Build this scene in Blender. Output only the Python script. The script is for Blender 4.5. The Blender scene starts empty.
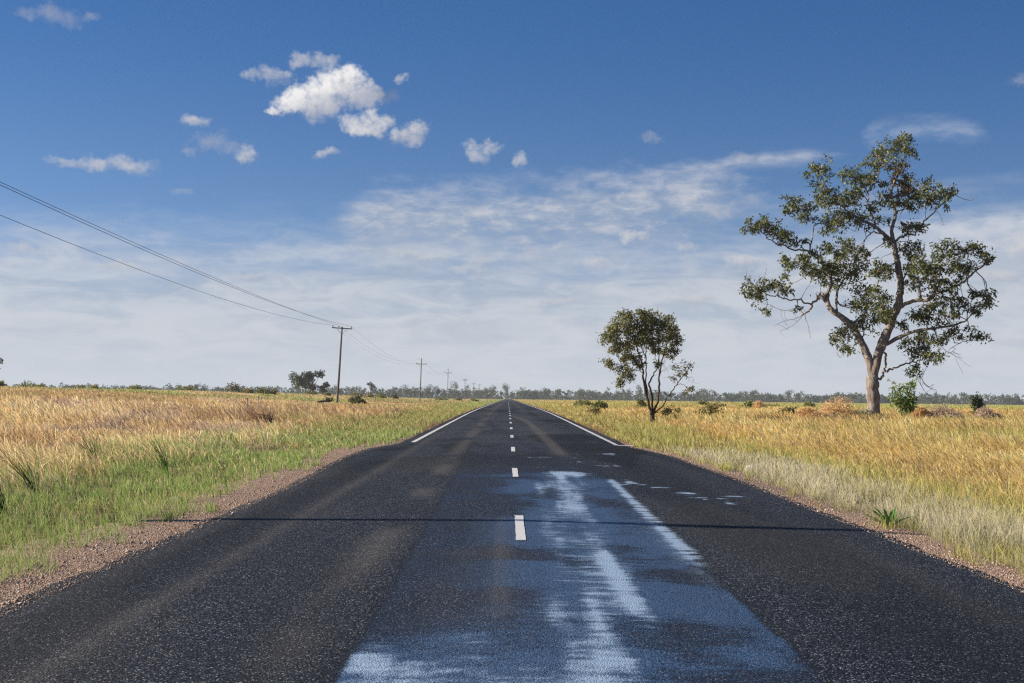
import bpy, math, random
import numpy as np
from mathutils import Matrix, Vector

random.seed(7)
RNG = np.random.default_rng(7)
SC = bpy.context.scene
COL = SC.collection
F, H = 1422.0, 1.7            # focal length in pixels of a 1024 wide frame (50 mm), eye height
ROLL = math.radians(0.65)
VPX, VPY = 508.0, 392.0       # where the level direction along the road meets the picture


# ------------------------------------------------------------------ helpers
def tag(o, label=None, cat=None, group=None, kind=None):
    if label: o['label'] = label
    if cat: o['category'] = cat
    if group: o['group'] = group
    if kind: o['kind'] = kind
    return o


def empty(name, loc, rz=0.0):
    o = bpy.data.objects.new(name, None)
    o.empty_display_size = 0.3
    o.location = loc
    o.rotation_euler.z = rz
    COL.objects.link(o)
    return o


def npmesh(name, V, faces, mat, parent=None, col=None, attrs=None, smooth=False, loc=None):
    """faces: list of int arrays (n,4) / (n,3)"""
    V = np.asarray(V, np.float32)
    me = bpy.data.meshes.new(name)
    faces = [np.asarray(f, np.int32) for f in faces if len(f)]
    nl = sum(f.size for f in faces)
    nf = sum(len(f) for f in faces)
    me.vertices.add(len(V)); me.loops.add(nl); me.polygons.add(nf)
    me.vertices.foreach_set('co', V.ravel())
    me.loops.foreach_set('vertex_index', np.concatenate([f.ravel() for f in faces]))
    tot = np.concatenate([np.full(len(f), f.shape[1], np.int32) for f in faces])
    st = np.zeros(nf, np.int32); st[1:] = np.cumsum(tot)[:-1]
    me.polygons.foreach_set('loop_start', st)
    me.polygons.foreach_set('loop_total', tot)
    if smooth:
        me.polygons.foreach_set('use_smooth', np.ones(nf, bool))
    me.update(calc_edges=True)
    if col is not None:
        a = me.attributes.new('Col', 'FLOAT_COLOR', 'POINT')
        c = np.ones((len(V), 4), np.float32); c[:, :3] = col
        a.data.foreach_set('color', c.ravel())
    for k, v in (attrs or {}).items():
        a = me.attributes.new(k, 'FLOAT', 'POINT')
        a.data.foreach_set('value', np.asarray(v, np.float32).ravel())
    me.materials.append(mat)
    o = bpy.data.objects.new(name, me)
    COL.objects.link(o)
    if parent: o.parent = parent
    if loc is not None: o.location = loc
    return o


class Buf:
    """collects pieces of one mesh"""
    def __init__(s): s.v, s.q, s.t, s.c, s.n = [], [], [], [], 0

    def add(s, V, quads=None, tris=None, col=None):
        V = np.asarray(V, float)
        s.v.append(V)
        if quads is not None and len(quads): s.q.append(np.asarray(quads, int) + s.n)
        if tris is not None and len(tris): s.t.append(np.asarray(tris, int) + s.n)
        s.c.append(np.broadcast_to(np.asarray(col if col is not None else (1, 1, 1), float), (len(V), 3)))
        s.n += len(V)

    def build(s, name, mat, parent=None, smooth=False, loc=None):
        if not s.v: return None
        f = []
        if s.q: f.append(np.concatenate(s.q))
        if s.t: f.append(np.concatenate(s.t))
        return npmesh(name, np.concatenate(s.v), f, mat, parent, np.concatenate(s.c), smooth=smooth, loc=loc)

    def tube(s, pts, rad, k=7, col=None, cap=True):
        P = np.asarray(pts, float); n = len(P)
        rad = np.broadcast_to(np.asarray(rad, float), (n,))
        T = np.gradient(P, axis=0); T /= np.linalg.norm(T, axis=1, keepdims=True) + 1e-9
        ref = np.array([0, 0, 1.0]) if abs(T[:, 2]).mean() < 0.8 else np.array([0, 1.0, 0])
        A = np.cross(T, ref); A /= np.linalg.norm(A, axis=1, keepdims=True) + 1e-9
        B = np.cross(T, A)
        an = np.arange(k) * 2 * math.pi / k
        V = P[:, None] + rad[:, None, None] * (np.cos(an)[None, :, None] * A[:, None] + np.sin(an)[None, :, None] * B[:, None])
        i, j = np.meshgrid(np.arange(n - 1), np.arange(k), indexing='ij')
        j2 = (j + 1) % k
        q = np.stack([i * k + j, i * k + j2, (i + 1) * k + j2, (i + 1) * k + j], -1).reshape(-1, 4)
        V = V.reshape(-1, 3)
        tr = []
        if cap:
            V = np.vstack([V, P[:1], P[-1:]])
            a, b = n * k, n * k + 1
            for jj in range(k):
                tr.append((a, (jj + 1) % k, jj)); tr.append((b, (n - 1) * k + jj, (n - 1) * k + (jj + 1) % k))
        s.add(V, q, tr, col)

    def box(s, c, size, R=None, col=None, bev=0.0):
        x, y, z = [d / 2 for d in size]
        if bev <= 0:
            V = np.array([(a * x, b * y, d * z) for a in (-1, 1) for b in (-1, 1) for d in (-1, 1)])
            q = [(0, 1, 3, 2), (4, 6, 7, 5), (0, 4, 5, 1), (2, 3, 7, 6), (0, 2, 6, 4), (1, 5, 7, 3)]
            t = []
        else:
            V, idx = [], {}
            for a in (-1, 1):
                for b in (-1, 1):
                    for d in (-1, 1):
                        for ax in range(3):
                            p = [a * (x - bev), b * (y - bev), d * (z - bev)]
                            p[ax] = (a * x, b * y, d * z)[ax]
                            idx[a, b, d, ax] = len(V); V.append(p)
            q, t = [], []
            S = (-1, 1)
            for sg in S:
                q.append([idx[sg, b, d, 0] for b, d in ((-1, -1), (1, -1), (1, 1), (-1, 1))])
                q.append([idx[a, sg, d, 1] for a, d in ((-1, -1), (1, -1), (1, 1), (-1, 1))])
                q.append([idx[a, b, sg, 2] for a, b in ((-1, -1), (1, -1), (1, 1), (-1, 1))])
            for b in S:
                for d in S:
                    q.append([idx[-1, b, d, 1], idx[1, b, d, 1], idx[1, b, d, 2], idx[-1, b, d, 2]])
                    q.append([idx[b, -1, d, 0], idx[b, 1, d, 0], idx[b, 1, d, 2], idx[b, -1, d, 2]])
                    q.append([idx[b, d, -1, 0], idx[b, d, 1, 0], idx[b, d, 1, 1], idx[b, d, -1, 1]])
            for a in S:
                for b in S:
                    for d in S: t.append([idx[a, b, d, k] for k in range(3)])
            V = np.array(V)
        if R is not None: V = V @ np.asarray(R).T
        s.add(V + np.asarray(c, float), q, t, col)


def smooth(a, b, x):
    t = np.clip((np.asarray(x, float) - a) / (b - a), 0, 1)
    return t * t * (3 - 2 * t)


def _hash(i, j, seed):
    n = (i.astype(np.int64) * 374761393 + j.astype(np.int64) * 668265263 + seed * 982451653) & 0x7fffffff
    n = ((n ^ (n >> 13)) * 1274126177) & 0x7fffffff
    n = (n ^ (n >> 16)) & 0xffff
    return n / 65535.0


def vnoise(x, y, seed=0):
    x = np.asarray(x, float); y = np.asarray(y, float)
    i = np.floor(x); j = np.floor(y); u = x - i; v = y - j
    u = u * u * (3 - 2 * u); v = v * v * (3 - 2 * v)
    a = _hash(i, j, seed); b = _hash(i + 1, j, seed); c = _hash(i, j + 1, seed); d = _hash(i + 1, j + 1, seed)
    return (a * (1 - u) + b * u) * (1 - v) + (c * (1 - u) + d * u) * v


def fbm(x, y, seed=0, o=4):
    s, a, t = 0, 1.0, 0
    for k in range(o):
        s = s + a * vnoise(np.asarray(x) * 2 ** k + 17.3 * k, np.asarray(y) * 2 ** k - 9.1 * k, seed + k); t += a; a *= .5
    return s / t


# ------------------------------------------------------------------ terrain
def road_z(y):
    y = np.asarray(y, float)
    return -0.0044 * (np.log1p(np.exp(np.clip((y - 125) / 16, -30, 300))) * 16)


def ground_z(x, y):
    x = np.asarray(x, float); y = np.asarray(y, float)
    d = np.abs(x - 0.2)
    z = road_z(y) - 0.20 + 0.10 * smooth(3.0, 4.2, d) - 0.05 * smooth(4.6, 6.0, d) + 0.10 * smooth(6.0, 11.0, d)
    z = z + 0.34 * (fbm(x / 31, y / 37, 5, 3) - .5) * smooth(7, 20, d)
    left = smooth(-10, -75, x) * (1 - smooth(420, 1000, y)) * smooth(15, 120, y)
    return z + 1.8 * left + 0.30 * smooth(9, 26, x) * (1 - smooth(140, 320, y))


def gz(x, y): return float(ground_z(x, y))


# picture column -> place on the ground at distance Y
def at(px, Y, dz=0.0):
    x = (px - VPX) / F * Y
    return Vector((x, Y, gz(x, Y) + dz))


# ------------------------------------------------------------------ node helper
class E:
    """wraps a socket (or number) so shader maths can be written as expressions"""
    def __init__(s, nt, v): s.nt, s.v = nt, v

    def _m(s, op, *a, clamp=False):
        n = s.nt.nodes.new('ShaderNodeMath'); n.operation = op; n.use_clamp = clamp
        for i, q in enumerate((s,) + a):
            q = q.v if isinstance(q, E) else q
            if isinstance(q, (int, float)): n.inputs[i].default_value = q
            else: s.nt.links.new(q, n.inputs[i])
        return E(s.nt, n.outputs[0])

    def __add__(s, o): return s._m('ADD', o)
    __radd__ = __add__
    def __sub__(s, o): return s._m('SUBTRACT', o)
    def __rsub__(s, o): return E(s.nt, o)._m('SUBTRACT', s)
    def __mul__(s, o): return s._m('MULTIPLY', o)
    __rmul__ = __mul__
    def __truediv__(s, o): return s._m('DIVIDE', o)
    def max(s, o): return s._m('MAXIMUM', o)
    def min(s, o): return s._m('MINIMUM', o)
    def pow(s, o): return s._m('POWER', o)
    def clamp(s): return s._m('ADD', 0.0, clamp=True)

    def ss(s, a, b):
        n = s.nt.nodes.new('ShaderNodeMapRange'); n.interpolation_type = 'SMOOTHSTEP'
        s.nt.links.new(s.v, n.inputs[0])
        for i, q in ((1, a), (2, b)):
            if isinstance(q, E): s.nt.links.new(q.v, n.inputs[i])
            else: n.inputs[i].default_value = q
        return E(s.nt, n.outputs[0])


def mix(nt, f, a, b, mode='MIX'):
    n = nt.nodes.new('ShaderNodeMix'); n.data_type = 'RGBA'; n.blend_type = mode
    n.clamp_result = False
    for i, q in ((0, f), (6, a), (7, b)):
        q = q.v if isinstance(q, E) else q
        if isinstance(q, (int, float)): n.inputs[i].default_value = q
        elif isinstance(q, (tuple, list)): n.inputs[i].default_value = (*q, 1)
        else: nt.links.new(q, n.inputs[i])
    return E(nt, n.outputs[2])


def noise(nt, vec, scale, detail=4, rough=.55, dist=0.0):
    n = nt.nodes.new('ShaderNodeTexNoise')
    n.inputs['Scale'].default_value = scale; n.inputs['Detail'].default_value = detail
    n.inputs['Roughness'].default_value = rough; n.inputs['Distortion'].default_value = dist
    if vec is not None: nt.links.new(vec.v if isinstance(vec, E) else vec, n.inputs['Vector'])
    return E(nt, n.outputs['Fac'])


def voro(nt, vec, scale, out='Color', feature='F1'):
    n = nt.nodes.new('ShaderNodeTexVoronoi'); n.feature = feature
    n.inputs['Scale'].default_value = scale
    if vec is not None: nt.links.new(vec.v if isinstance(vec, E) else vec, n.inputs['Vector'])
    return E(nt, n.outputs[out])


def sep(nt, s):
    n = nt.nodes.new('ShaderNodeSeparateXYZ'); nt.links.new(s.v if isinstance(s, E) else s, n.inputs[0])
    return [E(nt, n.outputs[i]) for i in range(3)]


def comb(nt, *a):
    n = nt.nodes.new('ShaderNodeCombineXYZ')
    for i, q in enumerate(a):
        if isinstance(q, E): nt.links.new(q.v, n.inputs[i])
        else: n.inputs[i].default_value = q
    return E(nt, n.outputs[0])


def attr(nt, name, fac=True):
    n = nt.nodes.new('ShaderNodeAttribute'); n.attribute_name = name
    return E(nt, n.outputs['Fac' if fac else 'Color'])


def scaled(nt, vec, x, y, z):
    n = nt.nodes.new('ShaderNodeVectorMath'); n.operation = 'MULTIPLY'
    nt.links.new(vec.v if isinstance(vec, E) else vec, n.inputs[0]); n.inputs[1].default_value = (x, y, z)
    return E(nt, n.outputs[0])


def new_mat(name, rough=.8, spec=.3):
    m = bpy.data.materials.new(name); m.use_nodes = True
    nt = m.node_tree; b = nt.nodes['Principled BSDF']
    b.inputs['Roughness'].default_value = rough
    b.inputs['Specular IOR Level'].default_value = spec
    return m, nt, b


def obj_co(nt):
    n = nt.nodes.new('ShaderNodeTexCoord'); return E(nt, n.outputs['Object'])


def geo_pos(nt):
    n = nt.nodes.new('ShaderNodeNewGeometry'); return E(nt, n.outputs['Position'])


def link(nt, e, sock): nt.links.new(e.v if isinstance(e, E) else e, sock)


def bump(nt, b, h, strength, dist):
    n = nt.nodes.new('ShaderNodeBump'); n.inputs['Strength'].default_value = strength; n.inputs['Distance'].default_value = dist
    link(nt, h, n.inputs['Height']); nt.links.new(n.outputs[0], b.inputs['Normal'])


def leaf_mat(name, rough=.6, spec=.25, trans=.35):
    """vertex coloured leaf / blade with light coming through"""
    m, nt, b = new_mat(name, rough, spec)
    c = attr(nt, 'Col', False)
    link(nt, c, b.inputs['Base Color'])
    t = nt.nodes.new('ShaderNodeBsdfTranslucent'); link(nt, c, t.inputs['Color'])
    mx = nt.nodes.new('ShaderNodeMixShader'); mx.inputs[0].default_value = trans
    nt.links.new(b.outputs[0], mx.inputs[1]); nt.links.new(t.outputs[0], mx.inputs[2])
    nt.links.new(mx.outputs[0], nt.nodes['Material Output'].inputs['Surface'])
    return m


M_STRAW = leaf_mat('dry_straw', .75, .15, .52)
M_GREEN = leaf_mat('green_blade', .55, .3, .35)
M_LEAF = leaf_mat('gum_leaf', .5, .35, .28)
M_FARLEAF = leaf_mat('far_leaf', .7, .1, .2)


def bark_mat(name, c1, c2, c3, sc=3.0):
    m, nt, b = new_mat(name, .85, .15)
    co = obj_co(nt)
    n1 = noise(nt, scaled(nt, co, 1, 1, .22), sc * 2.2, 6, .65)
    n2 = noise(nt, co, sc * .5, 3)
    n3 = noise(nt, scaled(nt, co, 1, 1, .12), sc * 9, 3, .6)
    col = mix(nt, n1.ss(.40, .62), c1, c2)
    col = mix(nt, n2.ss(.52, .68), col, c3)
    col = mix(nt, n3.ss(.35, .75) * .45, col, tuple(x * .45 for x in c1))
    link(nt, col, b.inputs['Base Color'])
    bump(nt, b, n1 + n3 * .8, .9, .07)
    return m


M_BARK = bark_mat('gum_bark', (.165, .14, .12), (.36, .31, .265), (.235, .185, .15))
M_DARKBARK = bark_mat('dark_bark', (.055, .042, .034), (.10, .075, .058), (.07, .05, .04), 6)
M_TWIG = bark_mat('twig_bark', (.12, .09, .07), (.2, .15, .11), (.15, .11, .08), 9)

# ------------------------------------------------------------------ camera
th = math.atan(50.5 / F); ps = math.atan(3.43 / F)
f0 = Vector((math.sin(ps) * math.cos(th), math.cos(ps) * math.cos(th), math.sin(th)))
r0 = Vector((math.cos(ps), -math.sin(ps), 0)); u0 = r0.cross(f0)
r1 = r0 * math.cos(ROLL) + u0 * math.sin(ROLL); u1 = u0 * math.cos(ROLL) - r0 * math.sin(ROLL)
cam = bpy.data.cameras.new('camera'); co_ = bpy.data.objects.new('camera', cam); COL.objects.link(co_)
cam.sensor_width = 36; cam.lens = 36 * F / 1024; cam.clip_end = 12000; cam.clip_start = .05
co_.matrix_world = Matrix(((r1.x, u1.x, -f0.x, 0), (r1.y, u1.y, -f0.y, 0), (r1.z, u1.z, -f0.z, H), (0, 0, 0, 1)))
SC.camera = co_


def sky_uv(px, py):
    """direction of a picture point as azimuth / elevation in degrees"""
    d = r1 * (px - 512) + u1 * (341.5 - py) + f0 * F
    d.normalize()
    return math.degrees(math.atan2(d.x, d.y)), math.degrees(math.asin(d.z))


# ------------------------------------------------------------------ sun and sky
SUN_EL = math.radians(22.5); SUN_OFF = math.radians(3.3)
to_sun = Vector((-math.cos(SUN_OFF) * math.cos(SUN_EL), math.sin(SUN_OFF) * math.cos(SUN_EL), math.sin(SUN_EL)))
sl = bpy.data.lights.new('sun', 'SUN'); sl.energy = 5.0; sl.angle = math.radians(.5); sl.color = (1.0, .89, .74)
so = bpy.data.objects.new('sun', sl); COL.objects.link(so)
so.rotation_euler = to_sun.to_track_quat('Z', 'Y').to_euler(); so.location = (-60, 10, 60)

SC.view_settings.view_transform = 'Standard'; SC.view_settings.look = 'None'
SC.view_settings.exposure = 0.95; SC.view_settings.gamma = 1.0; SC.view_settings.use_curve_mapping = False


def world():
    w = bpy.data.worlds.new('World'); SC.world = w; w.use_nodes = True
    nt = w.node_tree; nt.nodes.clear()
    out = nt.nodes.new('ShaderNodeOutputWorld'); bg = nt.nodes.new('ShaderNodeBackground')
    nt.links.new(bg.outputs[0], out.inputs[0])
    S = 0.10; bg.inputs['Strength'].default_value = S
    tc = nt.nodes.new('ShaderNodeTexCoord'); D = E(nt, tc.outputs['Generated'])
    x, y, z = sep(nt, D)
    sky = nt.nodes.new('ShaderNodeTexSky'); sky.sky_type = 'NISHITA'; sky.sun_disc = False
    sky.sun_elevation = SUN_EL; sky.sun_rotation = math.atan2(to_sun.x, to_sun.y)
    sky.air_density = 1.0; sky.dust_density = .6; sky.ozone_density = 2.0; sky.altitude = 150
    # read the sky a little higher up than the view: a deeper blue, as through the photograph's filter
    nt.links.new(comb(nt, x, y, z * 2.6 + .10).v, sky.inputs['Vector'])
    base = E(nt, sky.outputs[0])
    hs = nt.nodes.new('ShaderNodeHueSaturation'); hs.inputs['Saturation'].default_value = 1.0; hs.inputs['Value'].default_value = .80
    link(nt, base, hs.inputs['Color']); base = E(nt, hs.outputs[0])
    # colour balance of the photograph's film: cooler, most so higher up
    base = mix(nt, 1.0, base, mix(nt, z.ss(.10, .27), (.83, .96, 1.06), (.50, .85, 1.17)), 'MULTIPLY')

    u = y._m('ARCTAN2', 0.0); u.v.node.inputs[1].default_value = 0
    n = u.v.node; nt.links.new(x.v, n.inputs[0]); nt.links.new(y.v, n.inputs[1])
    u = u * (180 / math.pi)
    v = z._m('ARCSINE') * (180 / math.pi)
    uv = comb(nt, u, v, 0.0)

    def K(r, g, b, k=1.0): return tuple(c * k / S / 1.932 for c in (r, g, b))

    # low pale veil with streaks
    st = noise(nt, comb(nt, u * .10, v * .55, 3.1), 1.0, 5, .6, .3)
    st2 = noise(nt, comb(nt, u * .34, v * 1.15, 9.7), 1.0, 6, .62, .6)
    side = (u - 5.0).ss(0.0, 12.0) * .9
    cov = ((v + st * -3.8 + st2 * -1.6) * -1.0 + 2.5 + side).ss(-2.6, 1.6)
    low = v.ss(7.2, 2.2)
    veil = (cov * .86).max(low * .95)
    vtone = (st2 * .75 + st * .25).ss(.36, .62)
    vcol = mix(nt, vtone, K(.41, .465, .55), K(.63, .645, .675))
    vcol = mix(nt, v.ss(5.2, 0.6) * .78, vcol, K(.60, .633, .688))
    col = mix(nt, veil, base, vcol)

    shared = noise(nt, comb(nt, u * .9, v * 2.0, 14.0), 1.0, 6, .62, .3)

    def soft_band(col, pts, half_up, half_dn, dens, c_lo, c_hi, seed, edge=.5, nscale=(.35, 1.3)):
        """long flat cloud: centre line through pts (pixels), soft noisy edges"""
        uvs = [sky_uv(*p) for p in pts]
        cr = nt.nodes.new('ShaderNodeFloatCurve')
        lo_u, hi_u = uvs[0][0], uvs[-1][0]
        t = (u - lo_u) / (hi_u - lo_u)
        cm = cr.mapping.curves[0]; vmin = min(q[1] for q in uvs) - .2; vmax = max(q[1] for q in uvs) + .2
        while len(cm.points) < len(uvs): cm.points.new(.5, .5)
        for p, q in zip(cm.points, uvs):
            p.location = ((q[0] - lo_u) / (hi_u - lo_u), (q[1] - vmin) / (vmax - vmin))
        cr.mapping.update(); link(nt, t.clamp(), cr.inputs['Value'])
        cv = E(nt, cr.outputs[0]) * (vmax - vmin) + vmin
        n1 = noise(nt, comb(nt, u * nscale[0], v * nscale[1], seed), 1.0, 4, .62, .4)
        n2 = shared
        ends = t.ss(-.02, .16) * t.ss(1.05, .80)
        d = (v - cv)
        up = (d / half_up); dn = (d / -half_dn)
        prof = 1.0 - up.max(dn)
        m = (prof + (n1 - .5) * 1.25 + (n2 - .5) * .95 + (ends - 1.0) * 1.6).ss(-.25, edge + .35) * dens
        tone = ((n2 - .5) * 2.4 + (n1 - .5) * 1.5 + up * .40 + .42).ss(.0, 1.0)
        return mix(nt, m, col, mix(nt, tone, c_lo, c_hi))

    col = soft_band(col, [(300, 226), (420, 214), (520, 212), (610, 202), (700, 196), (790, 174)], 1.35, 2.9, .92,
                    K(.36, .43, .54), K(.62, .625, .66), 21.0, 1.2)
    col = soft_band(col, [(560, 182), (640, 176), (700, 168), (760, 160), (860, 154)], .35, .45, .75,
                    K(.40, .46, .58), K(.62, .63, .68), 33.0, 1.3, (.5, 2.4))
    col = soft_band(col, [(840, 262), (900, 248), (960, 236), (1024, 232), (1100, 232)], 1.0, 1.8, .90,
                    K(.45, .51, .62), K(.60, .63, .69), 41.0, .6, (.25, 1.6))
    col = soft_band(col, [(850, 140), (900, 132), (940, 130), (1000, 140)], .6, .5, .42,
                    K(.30, .42, .62), K(.55, .60, .70), 47.0, 1.1, (.8, 2.2))
    col = soft_band(col, [(-60, 262), (60, 262), (200, 262), (330, 258), (420, 268)], .5, .8, .6,
                    K(.42, .50, .63), K(.60, .63, .70), 61.0, 1.0, (.22, 2.0))
    col = soft_band(col, [(380, 262), (480, 258), (560, 262), (660, 268), (760, 276)], .8, .9, .55,
                    K(.40, .47, .60), K(.60, .63, .69), 67.0, 1.0, (.25, 2.0))

    # heaped clouds: groups of puffs, edges broken by noise
    nb1 = noise(nt, comb(nt, u, v, 1.7), 1.05, 4, .6)
    nb2 = noise(nt, comb(nt, u, v, 8.3), 1.05, 4, .6)
    uu = u + (nb1 - .5) * 1.3; vv = v + (nb2 - .5) * 1.1
    fine = noise(nt, comb(nt, u, v, 4.4), 2.6, 6, .62)

    def heap(col, puffs, dens=1.0, bright=1.0, edge=.55, grey=.6, rag=1.0, whole=True):
        m = None; sh = None
        us = [sky_uv(p[0], p[1]) for p in puffs]
        u_min = min(q[0] - p[2] * .0403 for q, p in zip(us, puffs)); u_max = max(q[0] + p[2] * .0403 for q, p in zip(us, puffs))
        v_min = min(q[1] - p[3] * .0403 for q, p in zip(us, puffs)); v_max = max(q[1] + p[3] * .0403 for q, p in zip(us, puffs))
        for (pu, pv), p in zip(us, puffs):
            a = (uu - pu) / (p[2] * .0403); b = (vv - pv) / (p[3] * .0403)
            d = 1.0 - (a * a + b * b)
            s = (b - a * .75) * .5
            if m is None: m, sh = d, s
            else:
                k = (d - m).ss(-.5, .5)
                sh = sh + (s - sh) * k; m = m.max(d)
        dm = (m + (fine - .5) * 1.9 * rag).ss(-.22, edge + .55) * dens
        body = ((v - (v_min + v_max) / 2) / (v_max - v_min) - (u - (u_min + u_max) / 2) / (u_max - u_min) * .8)
        if not whole: body = sh * .6 + .12
        lit = (sh * .40 + body * 1.25 + (fine - .5) * .75 + (nb1 - .5) * .6 - .02).ss(-.55, .42)
        c = mix(nt, lit, K(.42, .45, .54, grey / .6), K(.90, .88, .87, bright))
        return mix(nt, dm, col, c)

    col = heap(col, [(297, 104, 26, 13), (318, 98, 34, 22), (342, 88, 30, 24), (350, 78, 20, 15), (362, 96, 24, 15), (330, 106, 28, 10), (275, 111, 12, 5)], 1.0, 1.0, .5)
    col = heap(col, [(383, 96, 12, 9), (392, 92, 8, 6)], .50, .30, 1.2, .36)
    puffs = [(302, 60, 14, 8), (322, 62, 18, 8), (335, 60, 10, 6), (252, 77, 14, 6), (272, 75, 18, 10), (285, 71, 10, 6), (400, 77, 7, 4)]
    col = heap(col, puffs, .66, .74, 1.0, .6, 1.0, False)
    col = heap(col, [(358, 126, 22, 13), (376, 121, 20, 11), (366, 130, 20, 9), (402, 136, 16, 11), (418, 131, 18, 11), (410, 141, 20, 8)], .92, .84, .8)
    col = heap(col, [(478, 153, 14, 11), (490, 148, 12, 8), (523, 158, 9, 10), (194, 120, 16, 7), (326, 153, 14, 6), (246, 154, 15, 9)], .70, .76, 1.0, .6, 1.0, False)
    col = heap(col, [(70, 163, 24, 7), (100, 165, 26, 8), (132, 165, 28, 10)], .70, .72, 1.0, .6, 1.0, False)
    col = heap(col, [(30, 14, 14, 8), (55, 15, 26, 10), (85, 17, 16, 5), (212, 142, 26, 10), (190, 152, 10, 5), (232, 146, 16, 6), (180, 193, 12, 4)], .45, .60, 1.4, .6, 1.1, False)
    col = heap(col, [(743, 262, 24, 9), (636, 237, 16, 6), (1022, 244, 22, 13), (1040, 240, 20, 16)], .78, .76, .9, .6, 1.0, False)
    col = heap(col, [(722, 208, 26, 8), (752, 202, 16, 8), (532, 256, 20, 9), (480, 262, 18, 7), (650, 138, 14, 6), (1018, 80, 14, 8), (745, 158, 14, 7)], .42, .66, 1.3, .6, 1.1, False)
    col = heap(col, [(405, 252, 22, 7), (430, 258, 18, 5), (470, 270, 24, 6), (560, 246, 18, 6), (600, 262, 22, 6), (690, 246, 20, 7), (22, 246, 22, 7), (120, 268, 30, 6),
                     (250, 276, 30, 6), (560, 300, 30, 6), (690, 300, 30, 6), (1000, 276, 26, 8), (930, 300, 24, 7)], .62, .72, 1.3, .55, 1.0, False)
    # below the horizon the far plain fades out in pale air
    col = mix(nt, v.ss(0.0, -1.5), col, K(.42, .44, .44))
    link(nt, col, bg.inputs['Color'])
    w.cycles.sampling_method = 'NONE'


world()


# ------------------------------------------------------------------ ground
def grow(a, b, s0, k):
    o, x, s = [a], a, s0
    while x < b:
        x += s; s *= k; o.append(min(x, b))
    return np.array(o)


def build_ground():
    xr = grow(0, 16, .5, 1.0); xo = grow(16, 1750, .8, 1.09)[1:]
    xs = np.concatenate([-xo[::-1], -xr[::-1], xr[1:], xo])
    ys = np.concatenate([grow(-70, 6, 4, 1.0)[:-1], grow(6, 60, .75, 1.0), grow(60, 2700, .9, 1.035)[1:]])
    X, Y = np.meshgrid(xs, ys)
    Z = ground_z(X, Y)
    nx, ny = len(xs), len(ys)
    i, j = np.meshgrid(np.arange(ny - 1), np.arange(nx - 1), indexing='ij')
    q = np.stack([i * nx + j, i * nx + j + 1, (i + 1) * nx + j + 1, (i + 1) * nx + j], -1).reshape(-1, 4)
    m, nt, b = new_mat('field_soil', .95, .05)
    p = geo_pos(nt); x, y, z = sep(nt, p)
    big = noise(nt, scaled(nt, p, 1, .5, 0), .03, 5, .6)
    mid = noise(nt, scaled(nt, p, 1, .6, 0), .35, 5, .65)
    fin = noise(nt, p, 9, 5, .7)
    soil = mix(nt, fin.ss(.3, .7), (.085, .05, .032), (.20, .125, .075))
    straw_l = mix(nt, mid.ss(.35, .65), (.34, .21, .105), (.52, .36, .21))
    straw_r = mix(nt, mid.ss(.35, .65), (.40, .22, .09), (.54, .34, .16))
    straw = mix(nt, x.ss(-8, 8), straw_l, straw_r)
    straw = mix(nt, big.ss(.52, .64) * .6, straw, (.26, .23, .075))
    straw = mix(nt, noise(nt, scaled(nt, p, .6, .25, 0), .06, 4, .6).ss(.56, .66) * .7, straw, (.27, .14, .06))
    green_strip = y.ss(250, 300) * y.ss(900, 620) * x.ss(55, 85)
    straw = mix(nt, green_strip * .9, straw, (.14, .26, .045))
    near = y.ss(150, 40)
    lit = fin.ss(.45, .62) * .45
    col = mix(nt, near, straw, mix(nt, lit, soil, straw))
    link(nt, col, b.inputs['Base Color'])
    bump(nt, b, fin + mid * 2, .7, .08)
    o = npmesh('ground', np.stack([X, Y, Z], -1).reshape(-1, 3), [q], m, smooth=True)
    tag(o, 'dry grassland plain stretching to the treeline', 'ground', kind='structure')


build_ground()


def edge_l(y):
    """left edge of the seal"""
    y = np.asarray(y, float)
    return -4.02 - .32 * smooth(24, 37, y) + .70 * smooth(41, 49, y)


def edge_r(y):
    y = np.asarray(y, float)
    return 4.82 - .08 * smooth(30, 38, y) - .66 * smooth(39, 47.5, y)


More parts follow.
